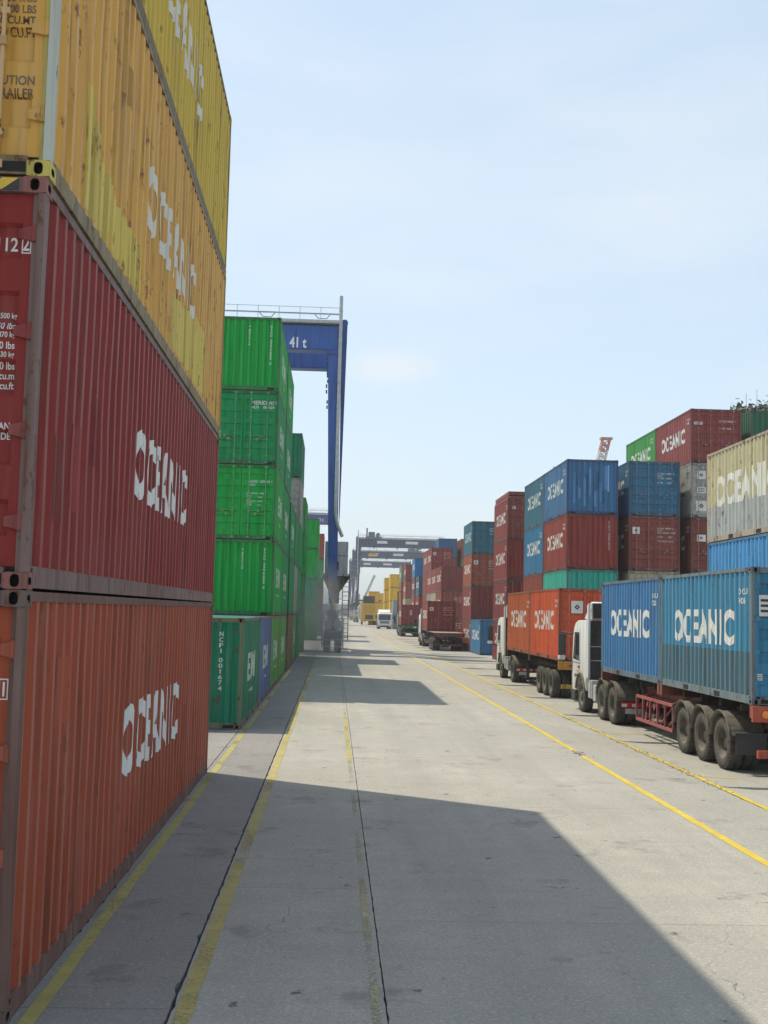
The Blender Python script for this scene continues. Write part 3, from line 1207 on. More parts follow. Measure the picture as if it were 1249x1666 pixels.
def container(x0, y0, z0, L, H, color, face, label, group, lod=1, letter=None, frame=None, cast=None, rust=5, lcol=WHITE, extras=(), lean=0.0, band=None, posts=None):
    """x0 = its lower x side, y0 = its near end; face = which end looks at the camera"""
    if face == 'door':
        root = thing('shipping_container', label, 'shipping container', (x0 + HW, y0, z0), lean, group)
    else:
        root = thing('shipping_container', label, 'shipping container', (x0 + HW, y0 + L, z0), math.pi + lean, group)
    fc = frame or dim(color)
    color = vivid(color)
    global NCON
    NCON += 1
    var = NCON % 4
    for s in (-1, 1):
        if band:
            put('side_panel', m_side(L, H, s, band[0], None, var), root, color, rust)
            put('repainted_band', m_side(L, H, s, .155, band[0], var), root, band[1], rust)
        else:
            put('side_panel', m_side(L, H, s, .155, None, var), root, color, rust)
    put('end_panel', m_end(L, H), root, color, rust)
    put('roof_panel', m_roof(L, H), root, color, rust)
    put('floor_panel', m_floor(L), root)
    if lod == 0:
        near_frame(root, L, H, fc, cast or dim(color, .6, .25), *(posts or ()))
    else:
        put('frame', m_frame(L, H), root, fc, rust + 2)
    if lod <= 1:
        for s in (-1, 1):
            d = put('door', m_door(H, s), root, color, rust)
            dc = tuple(min(.7, c * .75 + .13) for c in color)
            for xo in (.27, .84):
                put('lock_rod', m_rod(H), d, dc, rust + 1, (s * xo, 0, 0))
            for xo, zz, g in ((.27, .38, s), (.84, .34, -s)):
                put('door_handle', m_handle(g), d, dc, rust + 1, (s * xo, 0, H * zz), None)
            if lod == 0:
                for zz in (.16, .38, .62, .86):
                    h = put('hinge', m_hinge(), d, tuple(c * .9 + .02 for c in color), 6, (s * (HW - .070), 0, H * zz))
                    if s < 0:
                        h.rotation_euler = (0, math.pi, 0)
    else:
        for s in (-1, 1):
            put('door', m_door(H, s), root, color, rust)
    if letter:
        text, side, ya, yb, za, zb, sub = letter
        s = side if face == 'door' else -side
        if face != 'door':
            ya, yb = L - yb, L - ya
        put('lettering', m_side_text(text, L, s, round(ya, 3), round(yb, 3), za, zb, sub=sub, H=H, var=var), root, lcol, 0)
        if lod <= 1 and L < 7 and text == 'OCEANIC':
            na = .30 if s < 0 else L - .98
            put('marking', m_side_text(('OCNU', 'OCLU', 'OCSU')[NCON % 3], L, s, na, na + .42, H - .52, H - .40, bold=.02, sub=None, H=H, var=var), root, lcol, 0)
            put('marking', m_side_text(('7202', '4418', '9036')[NCON % 3], L, s, na + .05, na + .42, H - .70, H - .58, bold=.02, sub=None, H=H, var=var), root, lcol, 0)
    if lod <= 1:
        # touched-up and scraped areas on the side that faces the road
        sv = (1 if x0 < 0 else -1) * (1 if face == 'door' else -1)
        if PR.random() < .75:
            qs = []
            for _ in range(PR.choice((1, 2, 2, 3)) + (2 if L > 7 else 0)):
                a = PR.uniform(.4, L - 1.2)
                w_ = PR.choice((.28, .42, .56, .83, 1.1))
                c_ = PR.uniform(.3, H - .9)
                qs.append((a, min(L - .2, a + w_), c_, min(H - .12, c_ + PR.uniform(.15, .7))))
            # keep them from lying over one another
            ok = []
            for q in qs:
                if all(q[1] < o_[0] or q[0] > o_[1] for o_ in ok) and not (letter and q[3] > .9 and q[2] < 1.9 and q[1] > letter[2] - .1 and q[0] < letter[3] + .1):
                    ok.append(q)
            for q in ok:
                put('paint_or_glint_patch', m_side_patch(L, sv, H, var, [q]), root, tone(color, PR.choice((.72, .82, .88, 1.12)), .008), rust)
    if letter and letter[0] == 'EM':
        for o_ in root.children:
            if o_.name.startswith('lettering'):
                o_.color = (.40, .47, .38, 1)
    for e in extras:
        kind = e[0]
        if kind == 'patch':          # side patches: factor, quads
            for q in e[2]:
                put('paint_or_glint_patch', m_side_patch(L, sv, H, var, [q]), root, tone(color, e[1]), rust)
        elif kind == 'glint_patch':       # side patches: glints of light put into a paler colour
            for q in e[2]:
                put('paint_or_glint_patch', m_side_patch(L, sv, H, var, [q]), root, e[1], rust)
        elif kind == 'endpatch':
            for q in e[2]:
                put('paint_or_glint_patch', m_end_patch(L, H, [q]), root, tone(color, e[1], e[3]), rust)
        elif kind == 'door':          # lines, x0, z_top, size
            put('marking', m_door_text(e[1], H, e[2], e[3], e[4]), root, e[5] if len(e) > 5 else WHITE, 0)
        elif kind == 'doorR':         # lines, right_x, z_top, size, box
            put('marking', m_door_text(e[1], H, 0, e[3], e[4], right_x=e[2], box=e[5]), root, e[6], 0)
        elif kind == 'end':           # text, x, z_top, size, width
            put('marking', m_end_text(e[1], L, H, e[2], e[3], e[4], e[5]), root, WHITE, 0)
        elif kind == 'plac':          # x, z, w, h, style
            if face == 'door':
                put('placard', m_placard(e[3], e[4], e[5]), root, None, 0, (e[1], .042, e[2]))
            else:
                put('placard', m_placard(e[3], e[4], e[5]), root, None, 0, (-e[1], L + .002, e[2]), (0, 0, math.pi))
        elif kind == 'head':
            put('warning_stripe', m_placard(e[1], e[2], 'stripes'), root, None, 0, (0, .0025, H - .06))
    return root


L20, L40 = 6.058, 12.192
H8, H9 = 2.591, 2.896
OC20 = ('OCEANIC', -1, 1.08, 4.98, 1.06, 1.80, None)
OC20R = ('OCEANIC', 1, 1.08, 4.98, 1.06, 1.80, None)
OC40 = ('OCEANIC', 1, 4.05, 8.15, 1.02, 1.80, None)
EM20 = ('EM', 1, 1.9, 4.3, 1.00, 1.70, 'meridian')

# ---- the near stack beside the camera: four 40-foot high containers
XL = -2.10 - W
orange = (0.280, 0.066, 0.036)
red = (0.200, 0.030, 0.027)
ylw = (0.54, 0.305, 0.080)
ylw2 = (0.47, 0.330, 0.045)
container(XL, 7.92, 0.0, L40, H9, orange, 'door', 'faded orange container at the foot of the tall stack nearest the camera', GROUP_L, 0, OC40,
          frame=(0.145, 0.072, 0.058), cast=(0.13, 0.085, 0.075), rust=6,
          extras=(('doorR', ['1'], HW - .119, 2.27, .098, (HW - .1605, HW - .096, 2.150, 2.292), WHITE),
                  ('patch', .55, [(1.02, 1.13, 2.36, 2.44), (1.02, 1.05, 2.20, 2.355), (1.05, 1.12, 1.98, 2.03), (1.04, 1.13, 1.82, 1.90), (1.10, 1.13, 1.66, 1.815), (1.03, 1.10, 1.47, 1.53), (1.04, 1.12, 1.12, 1.30), (1.02, 1.08, .95, 1.10)])))
container(XL, 7.92, 2.90, L40, H9, red, 'door', 'dark red container under the yellow pair in the nearest stack', GROUP_L, 0, OC40,
          frame=(0.185, 0.115, 0.105), cast=(0.24, 0.085, 0.075), rust=4,
          extras=(('doorR', ['2'], HW - .106, 2.468, .098, (HW - .1605, HW - .095, 2.350, 2.488), WHITE), ('doorR', ['TGHU 40112'], HW - .195, 2.47, .10, None, WHITE),
                  ('doorR', ['GROSS 32500 kg', '71650 lbs', 'TARE 3870 kg', '8530 lbs', 'NET 28630 kg', '63120 lbs', 'CUBE 76.4 cu.m', '2698 cu.ft'], HW - .175, 1.93, .052, None, WHITE),
                  ('head', 2.05, .085), ('doorR', ['CLEAN', 'INSIDE'], HW - .18, 1.15, .05, None, WHITE)))
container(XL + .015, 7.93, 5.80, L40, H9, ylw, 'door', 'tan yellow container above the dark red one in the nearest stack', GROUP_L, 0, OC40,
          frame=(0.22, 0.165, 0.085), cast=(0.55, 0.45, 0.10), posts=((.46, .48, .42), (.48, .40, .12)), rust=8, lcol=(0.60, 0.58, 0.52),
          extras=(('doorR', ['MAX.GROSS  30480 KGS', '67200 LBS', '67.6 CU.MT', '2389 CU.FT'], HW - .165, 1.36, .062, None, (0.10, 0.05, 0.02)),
                  ('glint_patch', (.60, .46, .10), [(1.16, 1.44, .20, 1.24), (1.445, 1.72, .20, 1.04), (1.725, 2.28, .20, .80), (2.285, 3.9, .20, .70), (6.15, 6.70, .22, .90), (6.705, 7.26, .22, .95), (7.265, 8.1, .22, 1.05), (8.105, 9.6, .22, 1.18)]), ('doorR', ['CAUTION', 'DO NOT PULL TRAILER'], HW - .150, .75, .070, None, (0.10, 0.05, 0.02))))  # stepped lemon patches: reflected light painted onto the ribs
container(XL + .01, 7.92, 8.70, L40, H9, ylw2, 'door', 'lemon yellow container on top of the nearest stack, cut by the frame', GROUP_L, 0, OC40,
          frame=(0.15, 0.11, 0.045), cast=(0.5, 0.42, 0.12), posts=((.40, .40, .30), (.44, .38, .12)), rust=6, lcol=(0.60, 0.58, 0.52))

# ---- green stacks further along the left side
gr1 = (0.010, 0.285, 0.045)
gr2 = (0.010, 0.225, 0.066)
gr3 = (0.115, 0.285, 0.085)
grd = (0.012, 0.155, 0.085)
gry = (0.36, 0.35, 0.33)
wht = (0.50, 0.50, 0.47)
container(XL, 27.15, 0, L20, H8, grd, 'end', 'dark green container alone on the ground behind the orange one', GROUP_L, 0, EM20,
          frame=(0.13, 0.15, 0.09), cast=(0.16, 0.09, 0.04), rust=8, extras=(('end', 'NCFI 001674', .70, 2.26, .105, .085),))
container(XL, 33.30, 0, L20, H8, (0.115, 0.165, 0.27), 'end', 'slate blue container on the ground between dark green and light green ones', GROUP_L, 0, EM20,
          frame=(0.17, 0.14, 0.13), cast=(0.20, 0.10, 0.06), rust=8)


def rows(x0, y0, z0, items, group, L=L20):
    z = z0
    for it in items:
        H = it.get('H', H8)
        if not it.get('skip'):
            container(x0 + it.get('dx', random.uniform(-.015, .015)), y0 + random.uniform(-.015, .015), z, it.get('L', L), H, it['c'], it.get('f', 'door'), it['l'], group,
                      it.get('lod', 1), it.get('t'), rust=it.get('r', 5), lcol=it.get('lc', WHITE), extras=it.get('e', ()), frame=it.get('fr'), band=it.get('band'))
        z += H + .004


G_END = (('end', 'G MERIDIAN', .13, 2.28, .060, .05), ('end', 'GAOU 2396685 0', .88, 2.30, .085, .06))
rows(XL, 39.45, 0, [
    dict(c=gr3, f='end', t=EM20, l='light green container at the foot of the tall green stack', fr=(.2, .12, .07)),
    dict(c=gr1, f='end', t=EM20, l='bright green container with ribbed end, second up in the tall green stack', e=G_END, r=2),
    dict(c=gr1, f='door', t=EM20, l='green container with many door markings, third up in the tall green stack', r=3,
         e=(('door', ['GAOU  239542 1', '          22G1'], .02 + .22, 2.05, .085), ('door', ['MAX.GROSS   30480', '                      67200', 'TARE            2230', '                      4920', 'PAYLOAD   28250', '                      62280', 'CUBE           33.2'], .20, 1.62, .05))),
    dict(c=gr2, f='door', t=EM20, l='green container lettered MERIDIAN on its door, fourth up', r=3,
         e=(('door', [('MERIDIAN', .14), ('NCFI    002624', .095)], .26, 2.24, .1),)),
    dict(c=gr1, f='end', t=EM20, l='bright green container on top of the tall green stack', e=G_END, r=2)], GROUP_L)
rows(XL, 45.56, 0, [
    dict(c=gr3, f='end', t=EM20, l='light green container on the ground, rear one of the two light greens', r=3),
    dict(c=gr2, f='end', t=EM20, l='green container one above ground behind the ribbed bright green one', r=3),
    dict(c=gr2, f='end', t=EM20, l='green container behind the one with many door markings', r=3),
    dict(c=gr2, f='end', t=EM20, l='green container behind the one lettered MERIDIAN', r=3),
    dict(c=gr1, f='end', t=EM20, l='green container behind the topmost one of the tall green stack', r=3)], GROUP_L)
rows(XL, 53.0, 0, [
    dict(c=(0.20, 0.13, 0.09), f='end', l='rusty brown container on the ground past the light greens', r=8),
    dict(c=gr2, f='end', l='dull green container resting on the rusty brown one', r=5),
    dict(c=gr2, f='door', t=EM20, l='green container two above the rusty brown one', r=5)], GROUP_L)
rows(XL, 59.15, 0, [
    dict(c=gr3, f='end', t=EM20, l='mid green container on the ground behind the rusty brown one'),
    dict(c=gry, f='end', l='grey container resting on the mid green one'),
    dict(c=gr2, f='end', l='dark green container two above the mid green one')], GROUP_L)
rows(XL, 65.6, 0, [
    dict(c=gr2, f='door', l='green container at the foot of the stack with a grey box in it'),
    dict(c=gr1, f='end', l='green container second up in the stack with a grey box in it'),
    dict(c=gr2, f='door', l='green container under the pale grey box'),
    dict(c=gry, f='door', l='pale grey container under the topmost teal green one', r=7),
    dict(c=grd, f='end', l='teal green container topping the stack over the pale grey box', e=(('end', 'GAOU 239', -.7, 2.3, .1, .09),))], GROUP_L)
rows(XL, 77.0, 0, [
    dict(c=gr3, f='end', l='green container at the foot of the four high stack short of the crane leg'),
    dict(c=gr2, f='door', l='green container second up in the four high stack short of the crane leg'),
    dict(c=gr1, f='end', l='green container third up in the four high stack short of the crane leg'),
    dict(c=gr1, f='end', l='green container on top of the four high stack short of the crane leg')], GROUP_L)
rows(XL + .45, 110.0, 0, [
    dict(c=gr3, f='end', H=H9, l='dusty green container at the foot of the high green stack past the crane', lod=2),
    dict(c=(0.02, .26, .11), f='end', H=H9, l='emerald container second up past the crane leg', lod=2),
    dict(c=gr1, f='end', H=H9, l='bright green container third up past the crane leg', lod=2),
    dict(c=gr1, f='end', H=H9, l='bright green container topmost in the stack past the crane leg', lod=2)], GROUP_L)
rows(XL + .75, 131.0, 0, [
    dict(c=gry, f='end', H=H9, l='pale container at the foot of the stack hidden most by the crane', lod=2),
    dict(c=(0.20, 0.10, 0.06), f='door', H=H9, l='brown container between pale and green ones past the crane', lod=2),
    dict(c=gr2, f='end', H=H9, l='green container under the brick red one past the crane', lod=2),
    dict(c=(0.30, 0.09, 0.06), f='door', H=H9, l='brick red container on top of the stack beside the crane leg', lod=2)], GROUP_L)
# a second column behind the tall green stack: only its shade reaches the road
for k in range(5):
    container(XL - W - .45, 39.45, k * 2.595, L20, H8, gr2, 'end', 'green container hidden behind the tall green stack, %s' % ('standing on the ground', 'one up from the ground', 'in the middle of its column', 'next to the top of its column', 'at the top of its column')[k], GROUP_L, 2)

# ---- block on the far side of the truck lane
XR = 10.79
ZR = -0.16
XB, XC, XD = 13.72, 16.68, 19.55
brick = (0.235, 0.062, 0.050)
brown = (0.185, 0.060, 0.048)
maroon = (0.20, 0.045, 0.045)
navy = (0.060, 0.160, 0.30)
tealb = (0.040, 0.140, 0.205)
bright = (0.035, 0.165, 0.31)
teal = (0.045, 0.34, 0.27)
DM = (('door', ['OCNU  204761 2', '              22G1', 'MAX.GROSS  30480', '', 'TARE         2200', '', 'PAYLOAD  28280'], .16, 2.06, .075), ('plac', -.86, 1.90, .34, .33, 'logo'))
DM2 = (('door', ['OCNU  118043 5', '              22G1', 'GROSS   30480', '', 'TARE      2180'], .16, 2.06, .080),)
DM3 = (('door', ['OCNU 930281 7', '', '', 'TARE  2230'], .16, 2.06, .085), ('plac', -.86, 1.90, .40, .13, 'bars'))
ENDM = (('end', 'OCNU 3301842', .80, 2.30, .095, .075),)

# R0: nearest pair, behind the blue trailer
rows(XR, 26.80, ZR, [
    dict(c=brown, f='door', l='brown container on the ground hidden behind the blue trailer'),
    dict(c=(0.080, 0.255, 0.46), f='door', l='light blue container under the cream one, behind the blue trailer', r=5),
    dict(c=(0.50, 0.455, 0.31), f='door', t=('OCEANIC', -1, .85, 5.3, .95, 1.85, None), lc=(.70, .68, .60), l='cream and tan container at the edge of the frame, lettered OCEANIC', r=7, fr=(.38, .30, .22), band=(1.02, (.38, .39, .36)))], GROUP_R)
# R1: the wide front of four columns
rows(XR, 53.20, ZR, [
    dict(c=brown, f='door', l='brown container on the ground under the turquoise one'),
    dict(c=teal, f='end', l='turquoise container seen just above the orange loaded truck', r=4),
    dict(c=(0.24, 0.055, 0.045), f='end', t=OC20, l='brick red container with ribbed end on the turquoise one', e=ENDM, r=3),
    dict(c=navy, f='end', t=OC20, lc=(.55, .60, .58), l='patchy blue container with ribbed end on the brick red one', r=4,
         e=(('endpatch', 1.35, [(-.93, -.80, .5, 2.0), (-.68, -.56, .75, 1.25), (-.45, -.32, .4, 1.7), (-.18, -.06, .9, 2.2), (.08, .2, .35, 1.1), (.32, .44, .6, 1.5), (.56, .68, 1.2, 2.3)], .03),
            ('endpatch', .70, [(-.80, -.68, 1.3, 1.8), (-.32, -.2, .6, 1.9), (.2, .32, 1.2, 2.0), (.44, .56, .5, 1.1)], 0.0), ('endpatch', 1.9, [(.72, .80, 1.1, 2.35)], .14)), fr=(.05, .07, .16))], GROUP_R)
rows(XR, 59.32, ZR, [
    dict(c=brown, f='end', l='brown container on the ground behind the turquoise one'),
    dict(c=brick, f='end', l='rust red container behind the turquoise one'),
    dict(c=bright, f='end', t=OC20, l='bright blue lettered container under the grey teal one'),
    dict(c=tealb, f='end', t=OC20, lc=(.55, .60, .56), l='grey teal container on the bright blue one')], GROUP_R)
rows(XB, 53.20, ZR, [
    dict(c=brown, f='door', l='brown container at the foot of the second column of the front'),
    dict(c=(0.42, 0.38, 0.28), f='door', l='cream container showing only its top above the blue trailer'),
    dict(c=(0.205, 0.062, 0.050), f='door', t=OC20, e=DM, l='red brown container with a white placard and lettered doors', r=5),
    dict(c=(0.045, 0.135, 0.225), f='door', t=OC20, e=DM2, l='dark blue container with lock rods, in the second column', r=4)], GROUP_R)
rows(XC, 53.20, ZR, [
    dict(c=brown, f='door', l='brown container at the foot of the third column of the front'),
    dict(c=brick, f='door', l='red container second up in the third column of the front'),
    dict(c=brown, f='door', t=OC20, e=(('plac', -.70, 1.62, .42, .32, 'logo'),), l='brown container under the pale grey reefer, beside the cream one', r=5),
    dict(c=(0.40, 0.40, 0.37), f='door', t=OC20, lc=(.05, .05, .08), e=(('plac', -.70, 2.02, .42, .40, 'logo'), ('plac', -.70, 1.30, .42, .28, 'bars'), ('plac', -.70, .55, .50, .50, 'logo')),
         l='pale grey container with three black marks on its door', r=5),
    dict(c=(0.225, 0.062, 0.058), f='door', t=OC20, e=DM3, l='dusky red container topmost on the front, lettered OCEANIC', r=3)], GROUP_R)
rows(XC, 59.32, ZR, [
    dict(c=brown, f='end', l='brown container at the foot behind the third column'),
    dict(c=brick, f='end', l='red container second up behind the third column'),
    dict(c=brown, f='end', l='brown container third up behind the third column'),
    dict(c=gry, f='end', l='grey container under the grass green one'),
    dict(c=(0.06, 0.27, 0.07), f='end', t=OC20, l='grass green container topmost, behind the dusky red one', r=2)], GROUP_R)
rows(XD, 53.20, ZR, [
    dict(c=brown, f='end', l='brown container at the foot of the fourth column'),
    dict(c=brick, f='end', l='red container second up in the fourth column'),
    dict(c=brown, f='end', l='brown container third up in the fourth column'),
    dict(c=brick, f='end', l='red container under the dark green one'),
    dict(c=(0.035, 0.125, 0.075), f='end', l='dark green container topmost of the fourth column, cut by the frame', r=6, lc=WHITE)], GROUP_R)
# R2
rows(XR + .03, 72.0, ZR, [
    dict(c=maroon, f='end', t=OC20, l='maroon container on the ground behind the orange loaded truck cab'),
    dict(c=maroon, f='door', t=OC20, l='maroon container second up, next to the orange loaded truck cab'),
    dict(c=(0.235, 0.05, 0.045), f='end', t=OC20, l='brick red container with ribbed end and one pale sticker', r=3, e=(('plac', .55, 1.55, .16, .34, 'bars'),)),
    dict(c=brick, f='door', t=OC20, l='brick red container with doors under the folded flat rack', e=(('plac', -.8, 2.0, .2, .2, 'logo'),))], GROUP_R)


def flat_rack(x0, y0, z0, color, label):
    root = thing('flat_rack', label, 'flat rack', (x0 + HW, y0, z0))
    mb = MB()
    mb.box(-HW, HW, 0, L20, 0.0, .14)
    mb.box(-HW + .05, HW - .05, .2, L20 - .2, .142, .20)
    put('base_frame', mb.mesh('base_frame', [STEEL]), root, color)
    for yy in (.02, L20 / 2 + .02):
        mb = MB()
        mb.box(-HW + .02, HW - .02, yy, yy + L20 / 2 - .05, .205, .43)
        put('folded_end', mb.mesh('folded_end', [PAINT]), root, color)


flat_rack(XR + .06, 72.0, ZR + 4 * 2.595, brick, 'folded red flat rack lying on the brick red container with doors')
# R3
rows(XR, 84.35, ZR, [dict(c=(0.050, 0.165, 0.30), f='end', t=OC20, l='blue container alone on the ground in front of the far teal topped stack', r=3)], GROUP_R)
rows(XR, 90.55, ZR, [
    dict(c=brown, f='door', t=OC20, l='brown container on the ground behind the lone blue one'),
    dict(c=(0.21, .048, .045), f='end', t=OC20, l='dark red container with ribbed end under the orange brown one'),
    dict(c=(0.28, .085, .050), f='door', t=OC20, e=DM, l='orange brown container under the teal one with doors'),
    dict(c=(0.040, .135, .19), f='door', t=OC20, lc=(.5, .55, .52), l='teal container with doors topping its far stack', e=DM2)], GROUP_R)
# R4
rows(XR, 116.2, ZR, [
    dict(c=brick, f='door', t=OC20, l='red container on the ground beside the red loaded trailer', e=DM2),
    dict(c=brick, f='door', t=OC20, l='red container second up above the red loaded trailer', e=DM2),
    dict(c=(0.19, .05, .048), f='end', t=OC20, l='plum container with ribbed end above the red loaded trailer', r=3)], GROUP_R)
rows(XR, 122.4, ZR, [
    dict(c=brick, f='end', l='red container on the ground behind the red pair next to the flat trailer', lod=2),
    dict(c=(0.42, .38, .30), f='end', t=OC20, l='cream container second up behind the red ones', lod=2),
    dict(c=brick, f='end', t=OC20, l='red container third up behind the plum one', lod=2)], GROUP_R)
rows(XR, 128.6, ZR, [
    dict(c=brick, f='end', l='red container at the foot of the four high far red stack', lod=2),
    dict(c=(0.36, .33, .27), f='end', l='pale container second up in the four high far red stack', lod=2),
    dict(c=(0.26, .07, .06), f='end', t=OC20, l='red container third up in the four high far red stack', lod=2),
    dict(c=(0.24, .055, .05), f='door', t=OC20, e=DM, l='red container with marked doors topping the four high far red stack')], GROUP_R)
rows(XR, 134.8, ZR, [
    dict(c=brown, f='end', l='brown container at the rear foot of the four high far red stack', lod=2),
    dict(c=brick, f='end', l='red container at the rear of the four high far stack, second up', lod=2),
    dict(c=brick, f='end', l='red container at the rear of the four high far stack, third up', lod=2),
    dict(c=brick, f='end', t=OC20, l='red container at the rear of the four high far stack, topmost', lod=2)], GROUP_R)
for xq, c5, c4, nm in ((XB, (.05, .12, .24), brick, 'deep blue'), (XC, (.28, .085, .055), (.20, .24, .16), 'orange red')):
    rows(xq, 152.0, ZR, [
        dict(c=brown, f='end', l='brown container at the foot under the far %s topped column' % nm, lod=2),
        dict(c=brick, f='end', l='red container second up under the far %s topped column' % nm, lod=2),
        dict(c=brown, f='end', l='brown container third up under the far %s topped column' % nm, lod=2),
        dict(c=c4, f='end', l='container directly under the far %s one' % nm, lod=2),
        dict(c=c5, f='end', l='%s container peeping over the far red stacks' % nm, lod=2)], GROUP_R)
# R5
rows(XR, 147.2, ZR, [
    dict(c=brown, f='end', l='brown container at the foot of the grey blue topped far stack', lod=2),
    dict(c=brick, f='end', t=OC20, l='red container under the far grey blue one', lod=2),
    dict(c=(0.045, .115, .165), f='end', t=OC20, l='grey blue container with ribbed end far down the lane', lod=2)], GROUP_R)
rows(XR, 155.2, ZR, [
    dict(c=brick, f='end', l='red container at the foot under the vivid blue one', lod=2),
    dict(c=(0.30, .07, .06), f='end', t=OC20, l='red container second up under the vivid blue one', lod=2),
    dict(c=(0.17, .07, .09), f='end', t=OC20, l='mauve red container directly under the vivid blue one', lod=2),
    dict(c=(0.03, .17, .38), f='end', t=OC20, l='vivid blue container with ribbed end far down the lane', lod=2)], GROUP_R)
rows(XR, 175.0, ZR, [
    dict(c=brick, f='end', l='red container at the foot of the far narrow red stack', lod=2),
    dict(c=(0.42, .38, .28), f='end', l='cream container second up in the far narrow red stack', lod=2),
    dict(c=(0.27, .10, .07), f='end', t=OC20, l='orange brown container third up in the far narrow red stack', lod=2),
    dict(c=brick, f='end', t=OC20, l='red container topping the far narrow red stack', lod=2)], GROUP_R)
rows(XR, 186.5, ZR, [
    dict(c=brown, f='end', l='brown container at the foot of the sage topped far stack', lod=2),
    dict(c=(0.30, .10, .07), f='end', l='rusty container second up in the sage topped far stack', lod=2),
    dict(c=(0.28, .09, .06), f='end', l='rusty container third up in the sage topped far stack', lod=2),
    dict(c=(0.19, .25, .17), H=H9, f='end', t=OC20, l='sage green container topping its far stack', lod=2)], GROUP_R)
yel = (0.62, 0.385, 0.035)
for xq, yq, n, nm in ((XR, 222.5, 4, 'nearest yellow stack'), (XB, 222.5, 4, 'yellow stack inside the nearest one'), (XR, 247.0, 4, 'middle yellow stack'), (XR - .2, 292.0, 3, 'farthest low yellow stack')):
    z = ZR
    for i in range(n):
        container(xq, yq, z, L20, H8, yel, 'end', 'yellow container %s of the %s' % (('at the foot', 'second up', 'third up', 'on top')[i], nm), 'far yellow containers', 2, rust=2)
        z += 2.595
for i in range(3):
    container(XR - 2.75, 268.0, ZR + 2.595 * i, L20, H8, yel, 'end', 'yellow container %s of the stack standing out beside the container handler' % ('at the foot', 'in the middle', 'on top')[i], 'far yellow containers', 2, rust=2)
rows(XR - .1, 208.0, ZR, [
    dict(c=(.26, .28, .30), f='door', l='grey container on the ground before the yellow stacks', lod=2),
    dict(c=(.33, .35, .36), f='end', l='paler grey container second up before the yellow stacks', lod=2)], GROUP_R)


# ------------------------------------------------------------------ vehicles
def m_tyre():
    def mk():
        r, w = .515, .145
        mb = MB()
        mb.lathe_x([(-w + .02, .30), (-w, .345), (-w - .004, .41), (-w + .010, .475), (-w + .04, .505), (-w * .55, r), (-.012, r), (-.010, r - .014), (.010, r - .014), (.012, r), (w * .55, r), (w - .04, .505),
                    (w - .010, .475), (w + .004, .41), (w, .345), (w - .02, .30)], 32)
        # tread blocks on the shoulders
        for k in range(40):
            a = 2 * math.pi * k / 40
            c, s = math.cos(a), math.sin(a)
            for sx in (-1, 1):
                ang = .045
                q = []
                for rr in (.488, .519):
                    for xx, aa in ((sx * .07, -ang), (sx * .142, -ang), (sx * .142, ang), (sx * .07, ang)):
                        q.append((xx if rr > .5 else xx, (rr - (.014 if abs(xx) > .1 and rr > .5 else 0)) * math.cos(a + aa), (rr - (.014 if abs(xx) > .1 and rr > .5 else 0)) * math.sin(a + aa)))
                mb.hexa(q[:4], q[4:])
        return mb.mesh('wheel', [RUBBER], smooth=True)
    return cached(('tyre',), mk)


def m_rim(kind):
    """kind 'dish' (rear, deep) or 'flat' (steer, hub proud); outer side towards -x"""
    def mk():
        mb = MB()
        if kind == 'dish':
            mb.lathe_x([(-.125, .302), (-.135, .318), (-.118, .292), (-.02, .270), (.055, .240), (.062, .150)], 28)
            mb.lathe_x([(.062, .149), (.02, .145), (-.03, .110), (-.055, .100), (-.06, .0)], 28, 1)
            xb, rb = .05, .19
        else:
            mb.lathe_x([(-.125, .302), (-.135, .318), (-.120, .285), (-.055, .262), (-.075, .205), (-.105, .19), (-.108, .125), (-.15, .115), (-.165, .085), (-.168, .0)], 28)
            xb, rb = -.11, .16
        for k in range(10):
            a = 2 * math.pi * k / 10
            y, z = rb * math.cos(a), rb * math.sin(a)
            mb.tube([(xb + .01, y, z), (xb - .035, y, z)], .016, 6)
        return mb.mesh('rim', [DUSTY, CHASSIS], smooth=True)
    return cached(('rim', kind), mk)


def wheel(parent, x, y, side, kind='dish', dual=True, z=.515):
    """side -1: outer face towards -x"""
    rz = 0 if side < 0 else math.pi
    w = put('wheel', m_tyre(), parent, None, 0, (x, y, z), (random.uniform(0, 6), 0, rz) if side < 0 else (random.uniform(0, 6), 0, rz))
    put('rim', m_rim(kind), w)
    if dual:
        w2 = put('wheel', m_tyre(), parent, None, 0, (x - side * .33, y, z), (random.uniform(0, 6), 0, rz))
        put('rim', m_rim('flat'), w2)


def arch_pts(cy, cz, r, a0, a1, n=10):
    return [(cy + r * math.cos(a0 + (a1 - a0) * i / n), cz + r * math.sin(a0 + (a1 - a0) * i / n)) for i in range(n + 1)]


def mudguard_mesh(r0=.58, r1=.615, w=.66, a0=R(8), a1=R(172), flap=0.0):
    def mk():
        mb = MB()
        n = 16
        prev = None
        for i in range(n + 1):
            a = a0 + (a1 - a0) * i / n
            cur = [(x, r * math.cos(a), r * math.sin(a)) for x in (-w / 2, w / 2) for r in (r0, r1)]
            if prev:
                mb.face([prev[1], prev[3], cur[3], cur[1]])
                mb.face([prev[0], cur[0], cur[2], prev[2]])
                mb.face([prev[0], prev[1], cur[1], cur[0]])
                mb.face([prev[2], cur[2], cur[3], prev[3]])
            prev = cur
        # rolled outer lip
        for sx in (-1, 1):
            pts = [(sx * w / 2, (r1 + .006) * math.cos(a0 + (a1 - a0) * i / n), (r1 + .006) * math.sin(a0 + (a1 - a0) * i / n)) for i in range(n + 1)]
            mb.tube(pts, .016, 6)
        return mb.mesh('mudguard', [DUSTY], smooth=True)
    return cached(('mg', r0, r1, w, a0, a1), mk)


